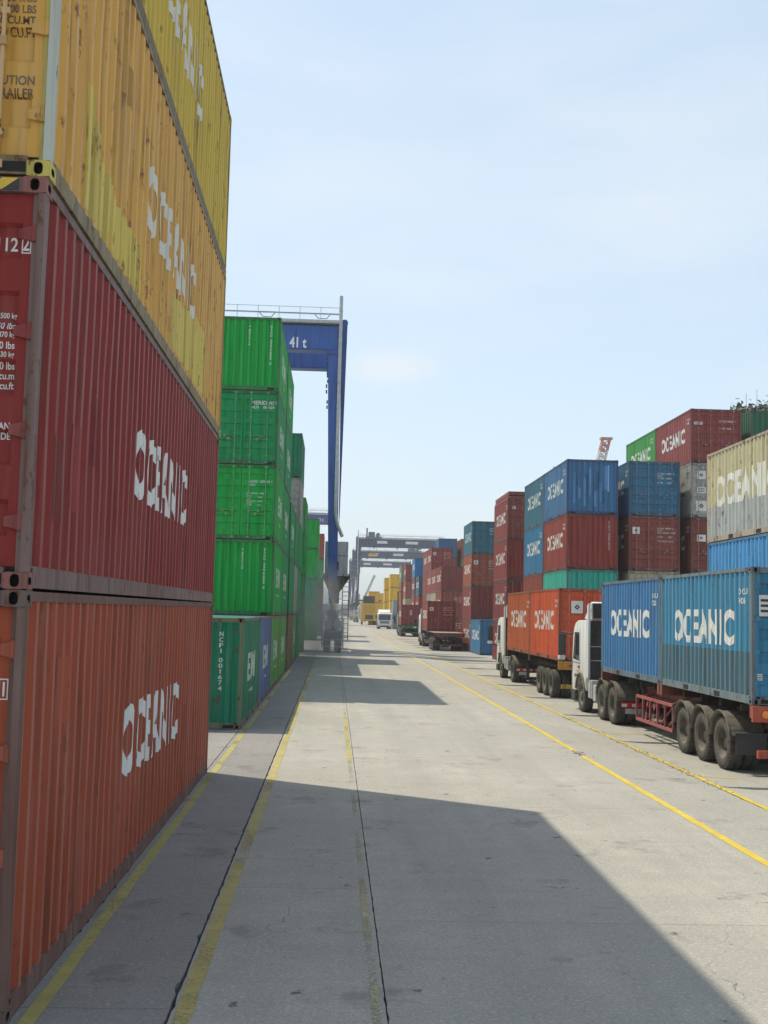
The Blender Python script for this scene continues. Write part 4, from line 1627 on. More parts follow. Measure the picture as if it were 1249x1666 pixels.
def tractor(loc, rz, label, paint, axles=2, full=True, deflector=True, guards=True):
    """truck tractor; local +y is forward, y = 0 at the front bumper, z = 0 on the road"""
    root = thing('truck_tractor', label, 'truck', loc, rz, 'trucks queueing in the lane')
    FW = -1.36
    hw = 1.23
    # ---- cab shell from its side outline, with the wheel arch cut in
    prof = [(0.0, .62), (.02, 1.15), (-.02, 1.55), (-.16, 2.35), (-.30, 2.62), (-.52, 2.78), (-.9, 2.86), (-2.12, 2.88), (-2.16, 1.18), (-2.06, 1.02)]
    arch = [(FW + .66 * math.cos(a), .60 + .60 * math.sin(a)) for a in [R(172 - 164 * i / 12) for i in range(13)]]
    poly = prof + [(-2.06, .80)] + [p for p in arch if p[1] > .62] + [(-.60, .62)]

    def mk_cab():
        mb = MB()
        mb.prism_x(poly, -hw, hw)
        return mb.mesh('cab', [CLEAN], bevel=.035, smooth=True)
    cab = put('cab', cached(('cab',), mk_cab), root, paint, 3)

    def part(name, key, fn, mats, color=None, par=root, bevel=0, rust=4, smooth=False):
        def mk():
            mb = MB()
            fn(mb)
            return mb.mesh(name, mats, bevel=bevel, smooth=smooth)
        return put(name, cached(('tr', key), mk), par, color, rust)

    # windows, doors, trim
    for s in (-1, 1):
        x = s * (hw + .004)

        def win(mb):
            q = [(-.20, 1.62), (-1.12, 1.58), (-1.12, 2.48), (-.42, 2.48)]
            mb.face([(x, y, z) for y, z in q])
            mb.face([(x - s * .003, y, z) for y, z in q])
        part('side_window', ('win', s), win, [GLASSY], par=cab)

        def doorlines(mb):
            xx = s * (hw + .003)
            for (ya, za), (yb, zb) in (((-.16, 1.52), (-1.22, 1.50)), ((-1.22, .96), (-1.22, 2.60)), ((-.16, 1.20), (-.16, 1.52))):
                mb.bar((xx, ya, za), (xx, yb, zb), .008, .016)
            mb.box(min(xx, xx + s * .02), max(xx, xx + s * .02), -1.16, -.98, 1.36, 1.42)
        part('door_trim', ('dline', s), doorlines, [GREYP], par=cab)

        def lip(mb):
            pts = [(s * (hw + .012), FW + .64 * math.cos(a), .60 + .60 * math.sin(a)) for a in [R(165 - 155 * i / 12) for i in range(13)]]
            mb.tube(pts, .035, 6)
        part('wheel_arch_lip', ('lip', s), lip, [DUSTY], par=cab, smooth=True)

        def steps(mb):
            for z in (.45, .78):
                mb.box(min(s * 1.05, s * 1.20), max(s * 1.05, s * 1.20), -.66, -.12, z, z + .05)
        part('step', ('step', s), steps, [GREYP], par=cab)

        def arm(mb):
            xo = s * (hw + .30)
            mb.tube([(s * (hw - .02), .02, 2.42), (xo, .20, 2.46), (xo + s * .03, .22, 2.40)], .026, 6)
            mb.tube([(s * (hw - .02), .04, 1.52), (xo - s * .05, .18, 1.52), (xo, .22, 1.66)], .026, 6)
            mb.box(min(xo - s * .13, xo + s * .11), max(xo - s * .13, xo + s * .11), .12, .25, 1.72, 2.40)
        mir = part('mirror', ('arm', s), arm, [GREYP], par=cab, bevel=.012)

        def mface(mb):
            xo = s * (hw + .29)
            mb.box(min(xo - s * .09, xo + s * .08), max(xo - s * .09, xo + s * .08), .113, .119, 1.95, 2.36)
            mb.box(min(xo - s * .09, xo + s * .08), max(xo - s * .09, xo + s * .08), .113, .119, 1.76, 1.91)
        part('mirror_glass', ('mf', s), mface, [CHROME], par=mir)

        def mcap(mb):
            xo = s * (hw + .30)
            mb.box(min(xo - s * .10, xo + s * .12), max(xo - s * .10, xo + s * .12), .08, .26, 1.56, 1.70)
        part('mirror_cap', ('mc', s), mcap, [CLEAN], paint, par=mir, bevel=.03)

    def screen(mb):
        mb.face([(-1.08, .012, 1.62), (1.08, .012, 1.62), (1.02, -.158, 2.40), (-1.02, -.158, 2.40)])
    part('windscreen', ('scr',), lambda mb: mb.hexa([(-1.08, -.02, 1.60), (1.08, -.02, 1.60), (1.08, .008, 1.60), (-1.08, .008, 1.60)], [(-1.02, -.20, 2.42), (1.02, -.20, 2.42), (1.02, -.150, 2.42), (-1.02, -.150, 2.42)]), [GLASSY], par=cab)
    part('visor', ('vis',), lambda mb: mb.hexa([(-1.1, -.24, 2.50), (1.1, -.24, 2.50), (1.1, -.02, 2.46), (-1.1, -.02, 2.46)], [(-1.1, -.34, 2.68), (1.1, -.34, 2.68), (1.1, -.10, 2.60), (-1.1, -.10, 2.60)]), [GREYP], par=cab, bevel=.01)
    part('grille', ('gri',), lambda mb: [mb.box(-.85, .85, .02, .045, .98 + .13 * i, 1.06 + .13 * i) for i in range(4)], [GREYP], par=cab)
    bum = part('bumper', ('bum',), lambda mb: mb.box(-1.24, 1.24, -.55, .07, .30, .615), [GREYP], None, par=root, bevel=.05)
    for s in (-1, 1):
        part('headlight', ('hl', s), lambda mb: mb.box(s * .98 - .2, s * .98 + .2, .06, .09, .42, .56), [LAMPW], par=bum, bevel=.01)
    # rear wall of the cab, recessed between the side skirts
    part('rear_wall', ('rw',), lambda mb: (mb.box(-1.13, 1.13, -2.20, -2.165, 1.05, 2.86), [mb.box(-1.10, 1.10, -2.212, -2.201, z, z + .03, 1) for z in (1.62, 2.05)], mb.box(-.55, -.52, -2.214, -2.2, 1.1, 2.8, 1)), [CHASSIS, GALV], par=cab)
    for s in (-1, 1):
        part('side_fairing', ('sf', s), lambda mb: mb.prism_x([(-2.17, 1.10), (-2.17, 3.32), (-2.34, 3.40), (-2.36, 1.10)], min(s * 1.15, s * 1.225), max(s * 1.15, s * 1.225)), [CLEAN], paint, par=cab, bevel=.012)
    if deflector:
        part('roof_deflector', ('rd',), lambda mb: mb.hexa([(-1.08, -2.2, 2.90), (1.08, -2.2, 2.90), (.98, -.62, 2.90), (-.98, -.62, 2.90)], [(-1.14, -2.33, 3.42), (1.14, -2.33, 3.42), (1.0, -1.75, 3.45), (-1.0, -1.75, 3.45)]), [CLEAN], paint, par=cab, bevel=.05, smooth=True)
    if deflector:
        part('deflector_hollow_shade', ('rdb',), lambda mb: mb.hexa([(-1.04, -2.215, 2.93), (1.04, -2.215, 2.93), (1.04, -2.18, 2.93), (-1.04, -2.18, 2.93)], [(-1.08, -2.342, 3.385), (1.08, -2.342, 3.385), (1.08, -2.30, 3.385), (-1.08, -2.30, 3.385)]), [GREYP], par=cab)  # dark panel paints the shade inside the hollow deflector

    def hoses(mb):
        for i, x in enumerate((-.30, -.10, .14)):
            pts = []
            for q in range(40):
                t = q / 39
                pts.append((x + .05 * math.cos(q * 1.25), -2.24 - 1.0 * t, 1.95 - .85 * math.sin(math.pi * t) ** .8 * .6 - .55 * t + .05 * math.sin(q * 1.25)))
            mb.tube(pts, .014, 5, i)
    part('air_hose', ('hose',), hoses, [LAMPR, CHASSIS, YELLP], par=root)
    part('exhaust_stack', ('exh',), lambda mb: (mb.tube([(.92, -2.36, .95), (.92, -2.36, 2.55)], .085, 10), mb.tube([(.92, -2.36, 2.55), (.92, -2.42, 2.95)], .05, 8)), [DUSTY], smooth=True)
    for s in (-1, 1):
        part('marker_lamp', ('ml', s), lambda mb: (mb.box(min(s * (hw + .002), s * (hw + .022)), max(s * (hw + .002), s * (hw + .022)), -1.02, -.86, 1.24, 1.29)), [LAMPO], par=cab)
        part('number_panel', ('np', s), lambda mb: [mb.box(min(s * (hw + .0025), s * (hw + .004)), max(s * (hw + .0025), s * (hw + .004)), -.95 + .11 * i, -.88 + .11 * i, 1.06, 1.15) for i in range(5)], [GREYP], par=cab)
    # chassis and running gear
    rear = -5.35 if axles == 2 else -4.75
    part('chassis_frame', ('ch', axles), lambda mb: (mb.box(-.48, -.36, rear - .75, -.3, .62, .92), mb.box(.36, .48, rear - .75, -.3, .62, .92), [mb.box(-.36, .36, y, y + .1, .66, .88) for y in (-1.5, -2.6, -3.6, rear - .2, rear - .72)]), [CHASSIS])
    part('fifth_wheel', ('fw', axles), lambda mb: mb.prism_x([(rear + .25, 1.06), (rear + 1.15, 1.06), (rear + 1.15, 1.17), (rear + .25, 1.13)], -.55, .55), [CHASSIS], bevel=.01)
    part('fuel_tank', ('ft',), lambda mb: mb.box(.62, 1.18, -3.45, -2.35, .45, 1.02), [GALV], bevel=.08, smooth=True)
    bb = part('battery_box', ('bb',), lambda mb: (mb.box(-1.18, -.62, -2.72, -2.22, .50, 1.05), mb.box(-1.192, -1.181, -2.60, -2.58, .5, 1.05), mb.box(-1.16, -.66, -3.12, -2.78, .45, .93)), [GALV], bevel=.015)
    part('air_tank', ('at',), lambda mb: mb.tube([(-.95, -3.22, .58), (-.95, -3.95, .58)], .13, 12), [DUSTY], smooth=True)
    wheel(root, -1.06, FW, -1, 'flat', False)
    wheel(root, 1.06, FW, 1, 'flat', False)
    ys = [-4.05, -5.35] if axles == 2 else [-4.75]
    for y in ys:
        for s in (-1, 1):
            wheel(root, s * 1.06, y, s, 'dish', True)
        part('axle', ('ax', y), lambda mb: mb.tube([(-.9, y, .515), (.9, y, .515)], .09, 8), [CHASSIS])
        if guards:
            for s in (-1, 1):
                put('mudguard', mudguard_mesh(.60, .63, .62, R(12), R(168)), root, None, 0, (s * .90, y, .56))
    part('lamp_board', ('lb', axles), lambda mb: (mb.box(-1.12, 1.12, rear - .80, -.76 + rear, .52, .66, 0), [mb.box(-1.12 + .28 * i, -.98 + .28 * i, rear - .804, rear - .8, .55, .63, 1) for i in range(8)]), [LAMPR, WHITEP])
    part('licence_plate', ('lp', axles), lambda mb: mb.box(-1.02, -.60, rear - .81, rear - .78, .36, .50), [GALV])
    return root


def trailer(loc, rz, label, paint, L=12.4, deck=1.39, guards=False, side_guard=False, rearcol=None, axle0=1.95, flat=False, gap=1.27, green_rear=False):
    """skeletal container trailer; local y = 0 at its rear, +y forward"""
    root = thing('container_trailer', label, 'trailer', loc, rz, 'container trailers behind the trucks')
    rearcol = rearcol or paint

    def part(name, fn, mats, color=None, par=root, bevel=0, rust=6, smooth=False):
        mb = MB()
        fn(mb)
        return put(name, mb.mesh(name, mats, bevel=bevel, smooth=smooth), par, color, rust)
    for s in (-1, 1):
        part('main_beam', lambda mb: (mb.box(s * .5 - .07, s * .5 + .07, .05, L - .1, deck - .06, deck - .035), mb.box(s * .5 - .012, s * .5 + .012, .05, L - 2.6, deck - .47, deck - .06), mb.box(s * .5 - .012, s * .5 + .012, L - 2.6, L - .1, deck - .25, deck - .06),
                                     mb.box(s * .5 - .07, s * .5 + .07, .05, L - 2.6, deck - .50, deck - .47)), [STEEL], paint)
    n = int(L / 1.2)
    for i in range(1, n):
        y = i * L / n
        part('cross_member', lambda mb: mb.box(-1.0, 1.0, y - .04, y + .04, deck - .20, deck - .065), [CHASSIS])
    for y in ((.1, L / 2 - .12, L / 2 + .12, L - .22) if L > 8 else (.1, L - .22)):
        b_ = part('bolster', lambda mb: (mb.box(-1.215, 1.215, y - .085, y + .085, deck - .24, deck - .004)), [STEEL], paint, bevel=.01)
    # rear beam with lamps
    rb = part('rear_beam', lambda mb: (mb.box(-1.24, 1.24, -.06, .008, deck - .30, deck - .006), mb.box(-1.10, 1.10, .05, .13, .42, .56)), [STEEL], rearcol)
    for s in (-1, 1):
        part('tail_lamp', lambda mb: mb.tube([(s * 1.0, -.062, deck - .16), (s * 1.0, -.085, deck - .16)], .07, 14), [LAMPO if not flat else LAMPR], par=rb)
        part('tail_lamp', lambda mb: mb.tube([(s * .80, -.062, deck - .16), (s * .80, -.085, deck - .16)], .06, 14), [LAMPR], par=rb)
    if flat:
        nb = 9
        for i in range(nb):
            xa = -1.22 + 2.44 * i / nb
            part('deck_board', lambda mb: mb.box(xa + .004, xa + 2.44 / nb - .004, .02, L - .1, deck - .003, deck + .0), [BOARD])
    for k in range(3):
        y = axle0 + k * gap
        part('axle', lambda mb: mb.tube([(-.95, y, .515), (.95, y, .515)], .085, 8), [CHASSIS])
        for s in (-1, 1):
            wheel(root, s * 1.07, y, s, 'dish', True)
            part('leaf_spring', lambda mb: mb.prism_x([(y - .5, .88), (y, .68), (y + .5, .88), (y + .5, .94), (y, .76), (y - .5, .94)], s * .5 - .05, s * .5 + .05), [CHASSIS])
            if guards:
                put('mudguard', mudguard_mesh(), root, None, 0, (s * .92, y, .545))
    if guards:
        for s in (-1, 1):
            part('mud_flap', lambda mb: (mb.box(min(s * .62, s * 1.22), max(s * .62, s * 1.22), axle0 - .86, axle0 - .84, .38, .74), mb.box(min(s * .60, s * 1.24), max(s * .60, s * 1.24), axle0 - .88, axle0 - .62, .74, .80)), [GREYP])
    for s in (-1, 1):
        part('landing_leg', lambda mb: (mb.box(s * .72 - .06, s * .72 + .06, L - 3.1, L - 2.98, .32, deck - .2), mb.box(s * .72 - .13, s * .72 + .13, L - 3.17, L - 2.91, .28, .32)), [CHASSIS])
    if side_guard:
        ya, yb = axle0 + 2 * gap + .85, axle0 + 2 * gap + 4.05
        za, zb = .40, .98
        for s in (-1, 1):
            def sg(mb):
                x = s * 1.18
                for z in (za, zb):
                    mb.bar((x, ya, z), (x, yb, z), .05, .07)
                for i in range(6):
                    y = ya + (yb - ya) * i / 5
                    mb.bar((x, y, za + .036), (x, y, zb - .036), .045, .045)
                for i in (0, 1, 3, 4):
                    a, b_ = ya + (yb - ya) * i / 5, ya + (yb - ya) * (i + 1) / 5
                    mb.bar((x - s * .05, a if i > 1 else b_, za), (x - s * .32, b_ if i > 1 else a, zb + .1), .03, .03)
                for y in (ya + .3, yb - .3):
                    mb.bar((x - s * .03, y, zb - .03), (s * .55, y, deck - .2), .05, .05)
            part('side_guard', sg, [STEEL], (0.30, 0.085, 0.085))
    return root


cabw = (0.66, 0.67, 0.66)
# truck with the two blue containers
TX = 7.84 + HW
trailer((TX, 21.28, ZR), 0, 'red skeletal trailer with mudguards and side guard under two blue containers', (0.20, 0.055, 0.04), 12.35, 1.396, True, True, (0.36, 0.07, 0.035), 1.75, gap=1.28)
container(7.84, 21.32, 1.24, L20, H8, (0.045, 0.185, 0.310), 'door', 'teal blue container at the rear of the nearest trailer', 'containers riding on trailers', 0,
          OC20, frame=(0.13, 0.175, 0.20), cast=(.09, .12, .15), rust=5, band=(.98, (.050, .125, .175)), extras=(('plac', -.93, 1.86, .26, .40, 'bars'), ('plac', -1.05, .52, .09, .12, 'bars')))
container(7.84, 27.42, 1.24, L20, H8, (0.045, 0.150, 0.315), 'door', 'mid blue container at the front of the nearest trailer', 'containers riding on trailers', 0,
          OC20, frame=(0.10, 0.15, 0.20), cast=(.09, .12, .15), rust=4)
tractor((TX, 37.55, ZR), 0, 'white cab truck pulling the two blue containers', cabw, 2)
# truck with the two orange containers
TX2 = 8.0 + HW
trailer((TX2, 40.66, ZR), 0, 'dark trailer with yellow rear beam under two orange containers', (0.05, 0.04, 0.035), 12.35, 1.390, False, False, (0.40, 0.24, 0.03), 1.5, gap=1.25)
container(8.0, 40.72, 1.234, L20, H8, (0.50, 0.092, 0.042), 'door', 'bright orange container with a white placard at the rear of its trailer', 'containers riding on trailers', 1, OC20, rust=4, extras=(('plac', -.55, 1.92, .42, .44, 'logo'),))
container(8.0, 46.82, 1.234, L20, H8, (0.40, 0.100, 0.045), 'door', 'brownish orange container at the front of the second trailer', 'containers riding on trailers', 1, OC20, rust=6)
tractor((TX2, 56.1, ZR), 0, 'white cab truck pulling the two orange containers', cabw, 1)
# third: flat trailer with one red container
TX3 = 8.0 + HW
trailer((TX3, 91.6, ZR), 0, 'flat brown decked trailer with red lamps carrying one red container', (0.07, 0.045, 0.04), 13.0, 1.45, False, False, (0.13, 0.05, 0.045), 1.6, True)
container(8.0, 98.4, ZR + 1.454, L20, H8, (0.235, 0.058, 0.052), 'door', 'red container with a white placard riding on the flat trailer', 'containers riding on trailers', 1, OC20, rust=3, extras=DM)
tractor((TX3, 108.4, ZR), 0, 'white cab truck pulling the flat trailer with one red container', cabw, 1)
# fourth: green trailer
TX4 = 8.42 + HW
trailer((TX4, 143.6, ZR), 0, 'green trailer carrying one red container farthest along the queue', (0.02, 0.13, 0.05), 6.6, 1.40, False, False, (0.02, 0.20, 0.06), 1.2, gap=1.2)
container(8.42, 144.0, ZR + 1.404, L20, H8, (0.25, 0.062, 0.055), 'door', 'red container riding on the green trailer', 'containers riding on trailers', 1, OC20, rust=3, extras=(('plac', 0, 1.6, .25, .6, 'bars'),))
tractor((TX4, 153.4, ZR), 0, 'teal green cab truck ahead of the green trailer', (0.03, .22, .17), 1, deflector=False)
tractor((9.05, 205.0, ZR), math.pi, 'white truck driving towards the camera down the lane', cabw, 1)


# ------------------------------------------------------------------ gantry cranes
BLUE = (0.036, 0.105, 0.36)


def gantry(loc, label, sgn, span, ztop, depth, blue, text, base=18.0, near=True, sign=False, mast=True):
    """rubber tyred gantry crane; origin on the ground under the near leg beside the road; sgn = way it spans along x"""
    root = thing('gantry_crane', label, 'crane', loc, 0, 'rubber tyred gantry cranes')

    def part(name, fn, mats, color=None, par=root, bevel=0, rust=3, smooth=False):
        mb = MB()
        fn(mb)
        return put(name, mb.mesh(name, mats, bevel=bevel, smooth=smooth), par, color, rust)
    zb = ztop - depth
    wy = 1.1
    BY = 6.2                      # distance between the two portal frames
    z_low = 4.85
    for fy in (0.0, BY):
        for ex in (0, 1):
            X0 = 0 if ex == 0 else sgn * span
            k = -1 if ex == 0 else 1           # towards the outside of the portal
            o = sgn * k

            def leg(mb):
                # broad at the girder, narrow at the sill; the outer face stays plumb
                it, ib = .90, .64
                a = [(X0 - o * it * .95, fy), (X0 + o * .02, fy)]
                xa, xb = sorted((X0 - o * .88, X0 + o * .02))
                ya, yb = sorted((X0 - o * .42, X0 + o * .22))
                mb.hexa([(ya, fy, z_low), (yb, fy, z_low), (yb, fy + wy * .75, z_low), (ya, fy + wy * .75, z_low)],
                        [(xa, fy, zb - .002), (xb, fy, zb - .002), (xb, fy + wy, zb - .002), (xa, fy + wy, zb - .002)])
            part('leg', leg, [CLEAN], blue)

            def flange(mb):
                x1, x2 = sorted((X0 + o * .05, X0 + o * .46))
                w1, w2 = sorted((X0 + o * .235, X0 + o * .27))
                mb.hexa([(w1, fy + .25, z_low + 4.5), (w2, fy + .25, z_low + 4.5), (w2, fy + wy * .8, z_low + 4.5), (w1, fy + wy * .8, z_low + 4.5)],
                        [(x1, fy + .25, ztop + .3), (x2, fy + .25, ztop + .3), (x2, fy + wy, ztop + .3), (x1, fy + wy, ztop + .3)])
                mb.tube([((x1 + x2) / 2, fy + .35, ztop + .35), ((x1 + x2) / 2, fy + .55, ztop + .35)], .24, 12)
            part('leg_flange', flange, [CLEAN], tuple(c * .75 for c in blue))
            # lower joint and travel bogie
            part('leg_foot', lambda mb: (mb.hexa([(X0 - .40, fy - .1, z_low - .9), (X0 + .40, fy - .1, z_low - .9), (X0 + .40, fy + .95, z_low - .9), (X0 - .40, fy + .95, z_low - .9)],
                                                 [(X0 - .34, fy - .02, z_low - .004), (X0 + .30, fy - .02, z_low - .004), (X0 + .30, fy + .85, z_low - .004), (X0 - .34, fy + .85, z_low - .004)])), [STEEL], (.10, .09, .10))
            part('bogie_block', lambda mb: mb.box(X0 - .33, X0 + .38, fy - .25, fy + 1.05, z_low - 1.50, z_low - .905), [CLEAN], (.06, .05, .20), bevel=.03)
            part('bogie_pin', lambda mb: mb.tube([(X0, fy - .42, z_low - 1.77), (X0, fy + 1.1, z_low - 1.77)], .25, 12), [CLEAN], (.55, .42, .05), smooth=True)
            part('bogie_beam', lambda mb: mb.hexa([(X0 - .12, fy - 1.5, .85), (X0 + .12, fy - 1.5, .85), (X0 + .12, fy + 2.3, .85), (X0 - .12, fy + 2.3, .85)],
                                                  [(X0 - .45, fy - .5, z_low - 1.98), (X0 + .45, fy - .5, z_low - 1.98), (X0 + .45, fy + 1.3, z_low - 1.98), (X0 - .45, fy + 1.3, z_low - 1.98)]), [STEEL], (.16, .15, .14))
            def guard(mb):
                for x in (X0 - .72, X0 + .72):
                    mb.tube([(x, fy - 1.95, .25), (x, fy - 1.95, 2.3), (x * .6 + X0 * .4, fy - .9, 2.9)], .035, 6)
                for z in (.4, .9, 1.4, 1.9, 2.3):
                    mb.tube([(X0 - .72, fy - 1.95, z), (X0 + .72, fy - 1.95, z)], .03, 6)
                mb.box(X0 - .55, X0 - .1, fy - 1.9, fy - 1.55, 1.55, 2.15)
                mb.tube([(X0 + .35, fy - 1.9, 1.9), (X0 + .35, fy - 1.5, 1.9)], .32, 14)
            part('bogie_guard', guard, [GALV])
            for yy in (fy - 1.1, fy + 1.9):
                def bw(mb):
                    mb.lathe_x([(-.22, .30), (-.24, .42), (-.24, .62), (-.20, .72), (-.1, .75), (.1, .75), (.20, .72), (.24, .62), (.24, .42), (.22, .30)], 24)
                for xw in (X0 - .38, X0 + .38):
                  w = put('wheel', cached(('rtgw',), lambda: _mesh_of(bw, 'wheel', [DUSTY], True)), root, None, 0, (xw, yy, .75), (0, 0, 0 if xw < X0 else math.pi))
                  put('rim', cached(('rtgr',), lambda: _mesh_of(lambda mb: mb.lathe_x([(-.2, .31), (-.12, .28), (-.1, .12), (-.18, .1), (-.19, 0)], 20), 'rim', [DUSTY], True)), w)
        # girder
        x1, x2 = sorted((0.0 - sgn * .02, sgn * (span - .02)))
        g = part('girder', lambda mb: (mb.box(x1, x2, fy + .05, fy + 1.15, zb, ztop)), [CLEAN], blue, bevel=.02)
        part('girder_seam', lambda mb: (mb.box(x1 + .3, x2 - .3, fy + .035, fy + .049, zb + .05, zb + .08)), [CLEAN], tuple(c * .5 for c in blue), par=g)
        def lugs(mb):
            xl = sgn * .86
            for z in (zb - .55, zb - 1.0, zb - 2.6, zb - 3.0):
                mb.box(min(xl, xl + sgn * .10), max(xl, xl + sgn * .10), fy + .3, fy + .6, z, z + .22)
            mb.box(*sorted((sgn * -.03, sgn * .93)), fy - .03, fy + .045, zb - .32, zb - .24)
            for i in range(3):
                x = sgn * (4.6 + i * 6.5)
                mb.hexa([(x - .12, fy + .4, zb - .30), (x + .12, fy + .4, zb - .30), (x + .12, fy + .6, zb - .30), (x - .12, fy + .6, zb - .30)],
                        [(x - .30, fy + .2, zb - .003), (x + .30, fy + .2, zb - .003), (x + .30, fy + .8, zb - .003), (x - .30, fy + .8, zb - .003)])
        part('floodlight', lugs, [GREYP], par=g)
        # haunch where girder meets the near leg
        part('haunch', lambda mb: (mb.prism_x([(fy + .06, zb - .004), (fy + 1.0, zb - .004), (fy + 1.0, zb - .5), (fy + .06, zb - .5)], *sorted((sgn * .86, sgn * 1.0)))), [CLEAN], blue)
        # walkway and handrail on top
        part('walkway', lambda mb: mb.box(x1, x2, fy - .25, fy + 1.25, ztop + .14, ztop + .20), [GALV], par=g)

        def kick(mb):
            mb.box(x1, x2, fy - .27, fy - .252, ztop + .20, ztop + .36)
            for i in range(int(span / 3)):
                x = x1 + .4 + i * 3
                mb.box(x, x + .1, fy - .2, fy + 1.2, ztop + .002, ztop + .139)
        part('toe_board', kick, [GALV], par=g)

        def rail(mb):
            n = int(span / 1.45)
            for i in range(n + 1):
                x = x1 + (x2 - x1) * i / n
                mb.tube([(x, fy - .24, ztop + .2), (x, fy - .24, ztop + 1.25)], .022, 6)
            for z in (.75, 1.25):
                mb.tube([(x1, fy - .24, ztop + z), (x2, fy - .24, ztop + z)], .022, 6)
        part('handrail', rail, [GALV], par=g)
        if near or fy == 0:
            def fest(mb):
                mb.tube([(x1, fy + .3, ztop + .95), (x2, fy + .3, ztop + .95)], .03, 6)
                for i in range(6):
                    x = x1 + span * (i + .5) / 6
                    mb.tube([(x, fy + .3, ztop + .95), (x + .3, fy + .3, ztop + .6), (x + .9, fy + .3, ztop + .58), (x + 1.2, fy + .3, ztop + .95)], .03, 5)
            part('cable_festoon', fest, [GREYP], par=g)
    # sill beams along the travel direction
    for ex in (0, 1):
        X0 = 0 if ex == 0 else sgn * span
        part('sill_beam', lambda mb: mb.box(X0 - .32, X0 + .22, .95, BY - .06, z_low + .1, z_low + .9), [CLEAN], blue)
    if text:
        vs, ts, w, h = text_tris(text, 1.20, .78, .03)
        tx = sgn * 3.62
        me = text_mesh('lettering', [(vs, ts, 0, 0)], lambda u, v: Vector((tx + u if sgn < 0 else tx + u, .044, zb + .12 + v)))
        put('lettering', me, root, (.72, .74, .76), 0)
    if mast:
        def pole(mb):
            x = -sgn * .0 + sgn * .03
            pts = [(x, -.16, ztop + 2.1), (x, -.16, ztop - 3), (x, -.16, zb - 3), (x, -.16, 9.6), (x - sgn * .12, -.1, 8.9), (x - sgn * .52, .1, 8.0)]
            mb.tube(pts, .125, 10)
            for z in [ztop + 1.0, ztop - .2, ztop - 1.6, zb + .6, zb - 1.5, zb - 4, zb - 7]:
                mb.tube([(x, -.16, z), (x, -.16, z + .07)], .15, 10)
            mb.tube([(x, -.16, ztop + 2.1), (x, -.16, ztop + 2.14)], .10, 10, 1)
        part('cable_mast', pole, [GALV, DARK], smooth=True)
    # machinery house on a platform behind the near leg
    h = part('machinery_house', lambda mb: (mb.box(-.70, .95, 1.6, 5.3, 5.45, 7.75)), [CLEAN], (.52, .52, .49), bevel=.04)
    part('house_vent', lambda mb: [mb.box(-.55, .95, 1.588, 1.6, 6.72 + .001, 6.76), mb.box(-.4, .3, 1.58, 1.6, 5.7, 6.3)], [GREYP], par=h)
    p = part('platform', lambda mb: (mb.box(-1.0, 1.75, .95, 5.6, 5.28, 5.44)), [GALV])
    part('platform_bracket', lambda mb: mb.hexa([(-.35, 1.2, 4.15), (.4, 1.2, 4.15), (.4, 5.8, 4.15), (-.35, 5.8, 4.15)], [(-.85, 1.2, 5.276), (1.15, 1.2, 5.276), (1.15, 5.8, 5.276), (-.85, 5.8, 5.276)]), [CHASSIS], par=p)

    def prail(mb):
        for x in (1.1, 1.4, 1.7):
            mb.tube([(x, 1.0, 5.44), (x, 1.0, 6.5)], .022, 6)
        for z in (6.0, 6.5):
            mb.tube([(1.05, 1.0, z), (1.7, 1.0, z), (1.7, 5.5, z)], .022, 6)
    part('platform_rail', prail, [GALV], par=p)

    def ladder(mb):
        for x in (.62, 1.05):
            mb.tube([(x, .4, .8), (x, .4, 5.4)], .03, 6)
        for i in range(14):
            z = 1.0 + i * .32
            mb.tube([(.62, .4, z), (1.05, .4, z)], .02, 5)
        for i in range(4):
            z = 2.6 + .75 * i
            mb.tube([(.62, .4, z), (.55, -.25, z), (1.1, -.25, z), (1.05, .4, z)], .018, 5)
    part('ladder', ladder, [CHASSIS])
    # trolley with hoist, ropes and spreader
    tx = sgn * base
    t = part('trolley', lambda mb: (mb.box(tx - 2.2, tx + 2.2, -.3, BY + 1.3, ztop + .22, ztop + .55), mb.box(tx - 1.4, tx + .3, 1.2, BY - .4, ztop + .56, ztop + 1.9), mb.tube([(tx + 1.2, 1.5, ztop + 1.2), (tx + 1.2, BY - .8, ztop + 1.2)], .55, 14),
                                     mb.box(tx - 2.1, tx - 1.7, .2, .5, ztop + .56, ztop + 2.9)), [CLEAN], (.10, .11, .14))
    part('hoist_rope', lambda mb: [mb.tube([(tx + a, y, ztop + .2), (tx + a, y, zb - 2.2)], .03, 5) for a in (-1.0, 1.0) for y in (2.2, BY - 1.4)], [GREYP], par=t)
    part('spreader', lambda mb: (mb.box(tx - 1.2, tx + 1.2, .9, 6.9, zb - 2.5, zb - 2.2), mb.box(tx - .7, tx + .7, 2.4, 5.4, zb - 2.2, zb - 1.7)), [CLEAN], (.60, .38, .04), par=t, bevel=.02)
    if sign:
        for a, b_ in ((5.2, 8.0), (13.0, 16.4)):
            part('sign_board', lambda mb: mb.box(min(sgn * a, sgn * b_), max(sgn * a, sgn * b_), .03, .046, zb + depth * .35, zb + depth * .72), [WHITEP])
    return root


def _mesh_of(fn, name, mats, smooth):
    mb = MB()
    fn(mb)
    return mb.mesh(name, mats, smooth=smooth)


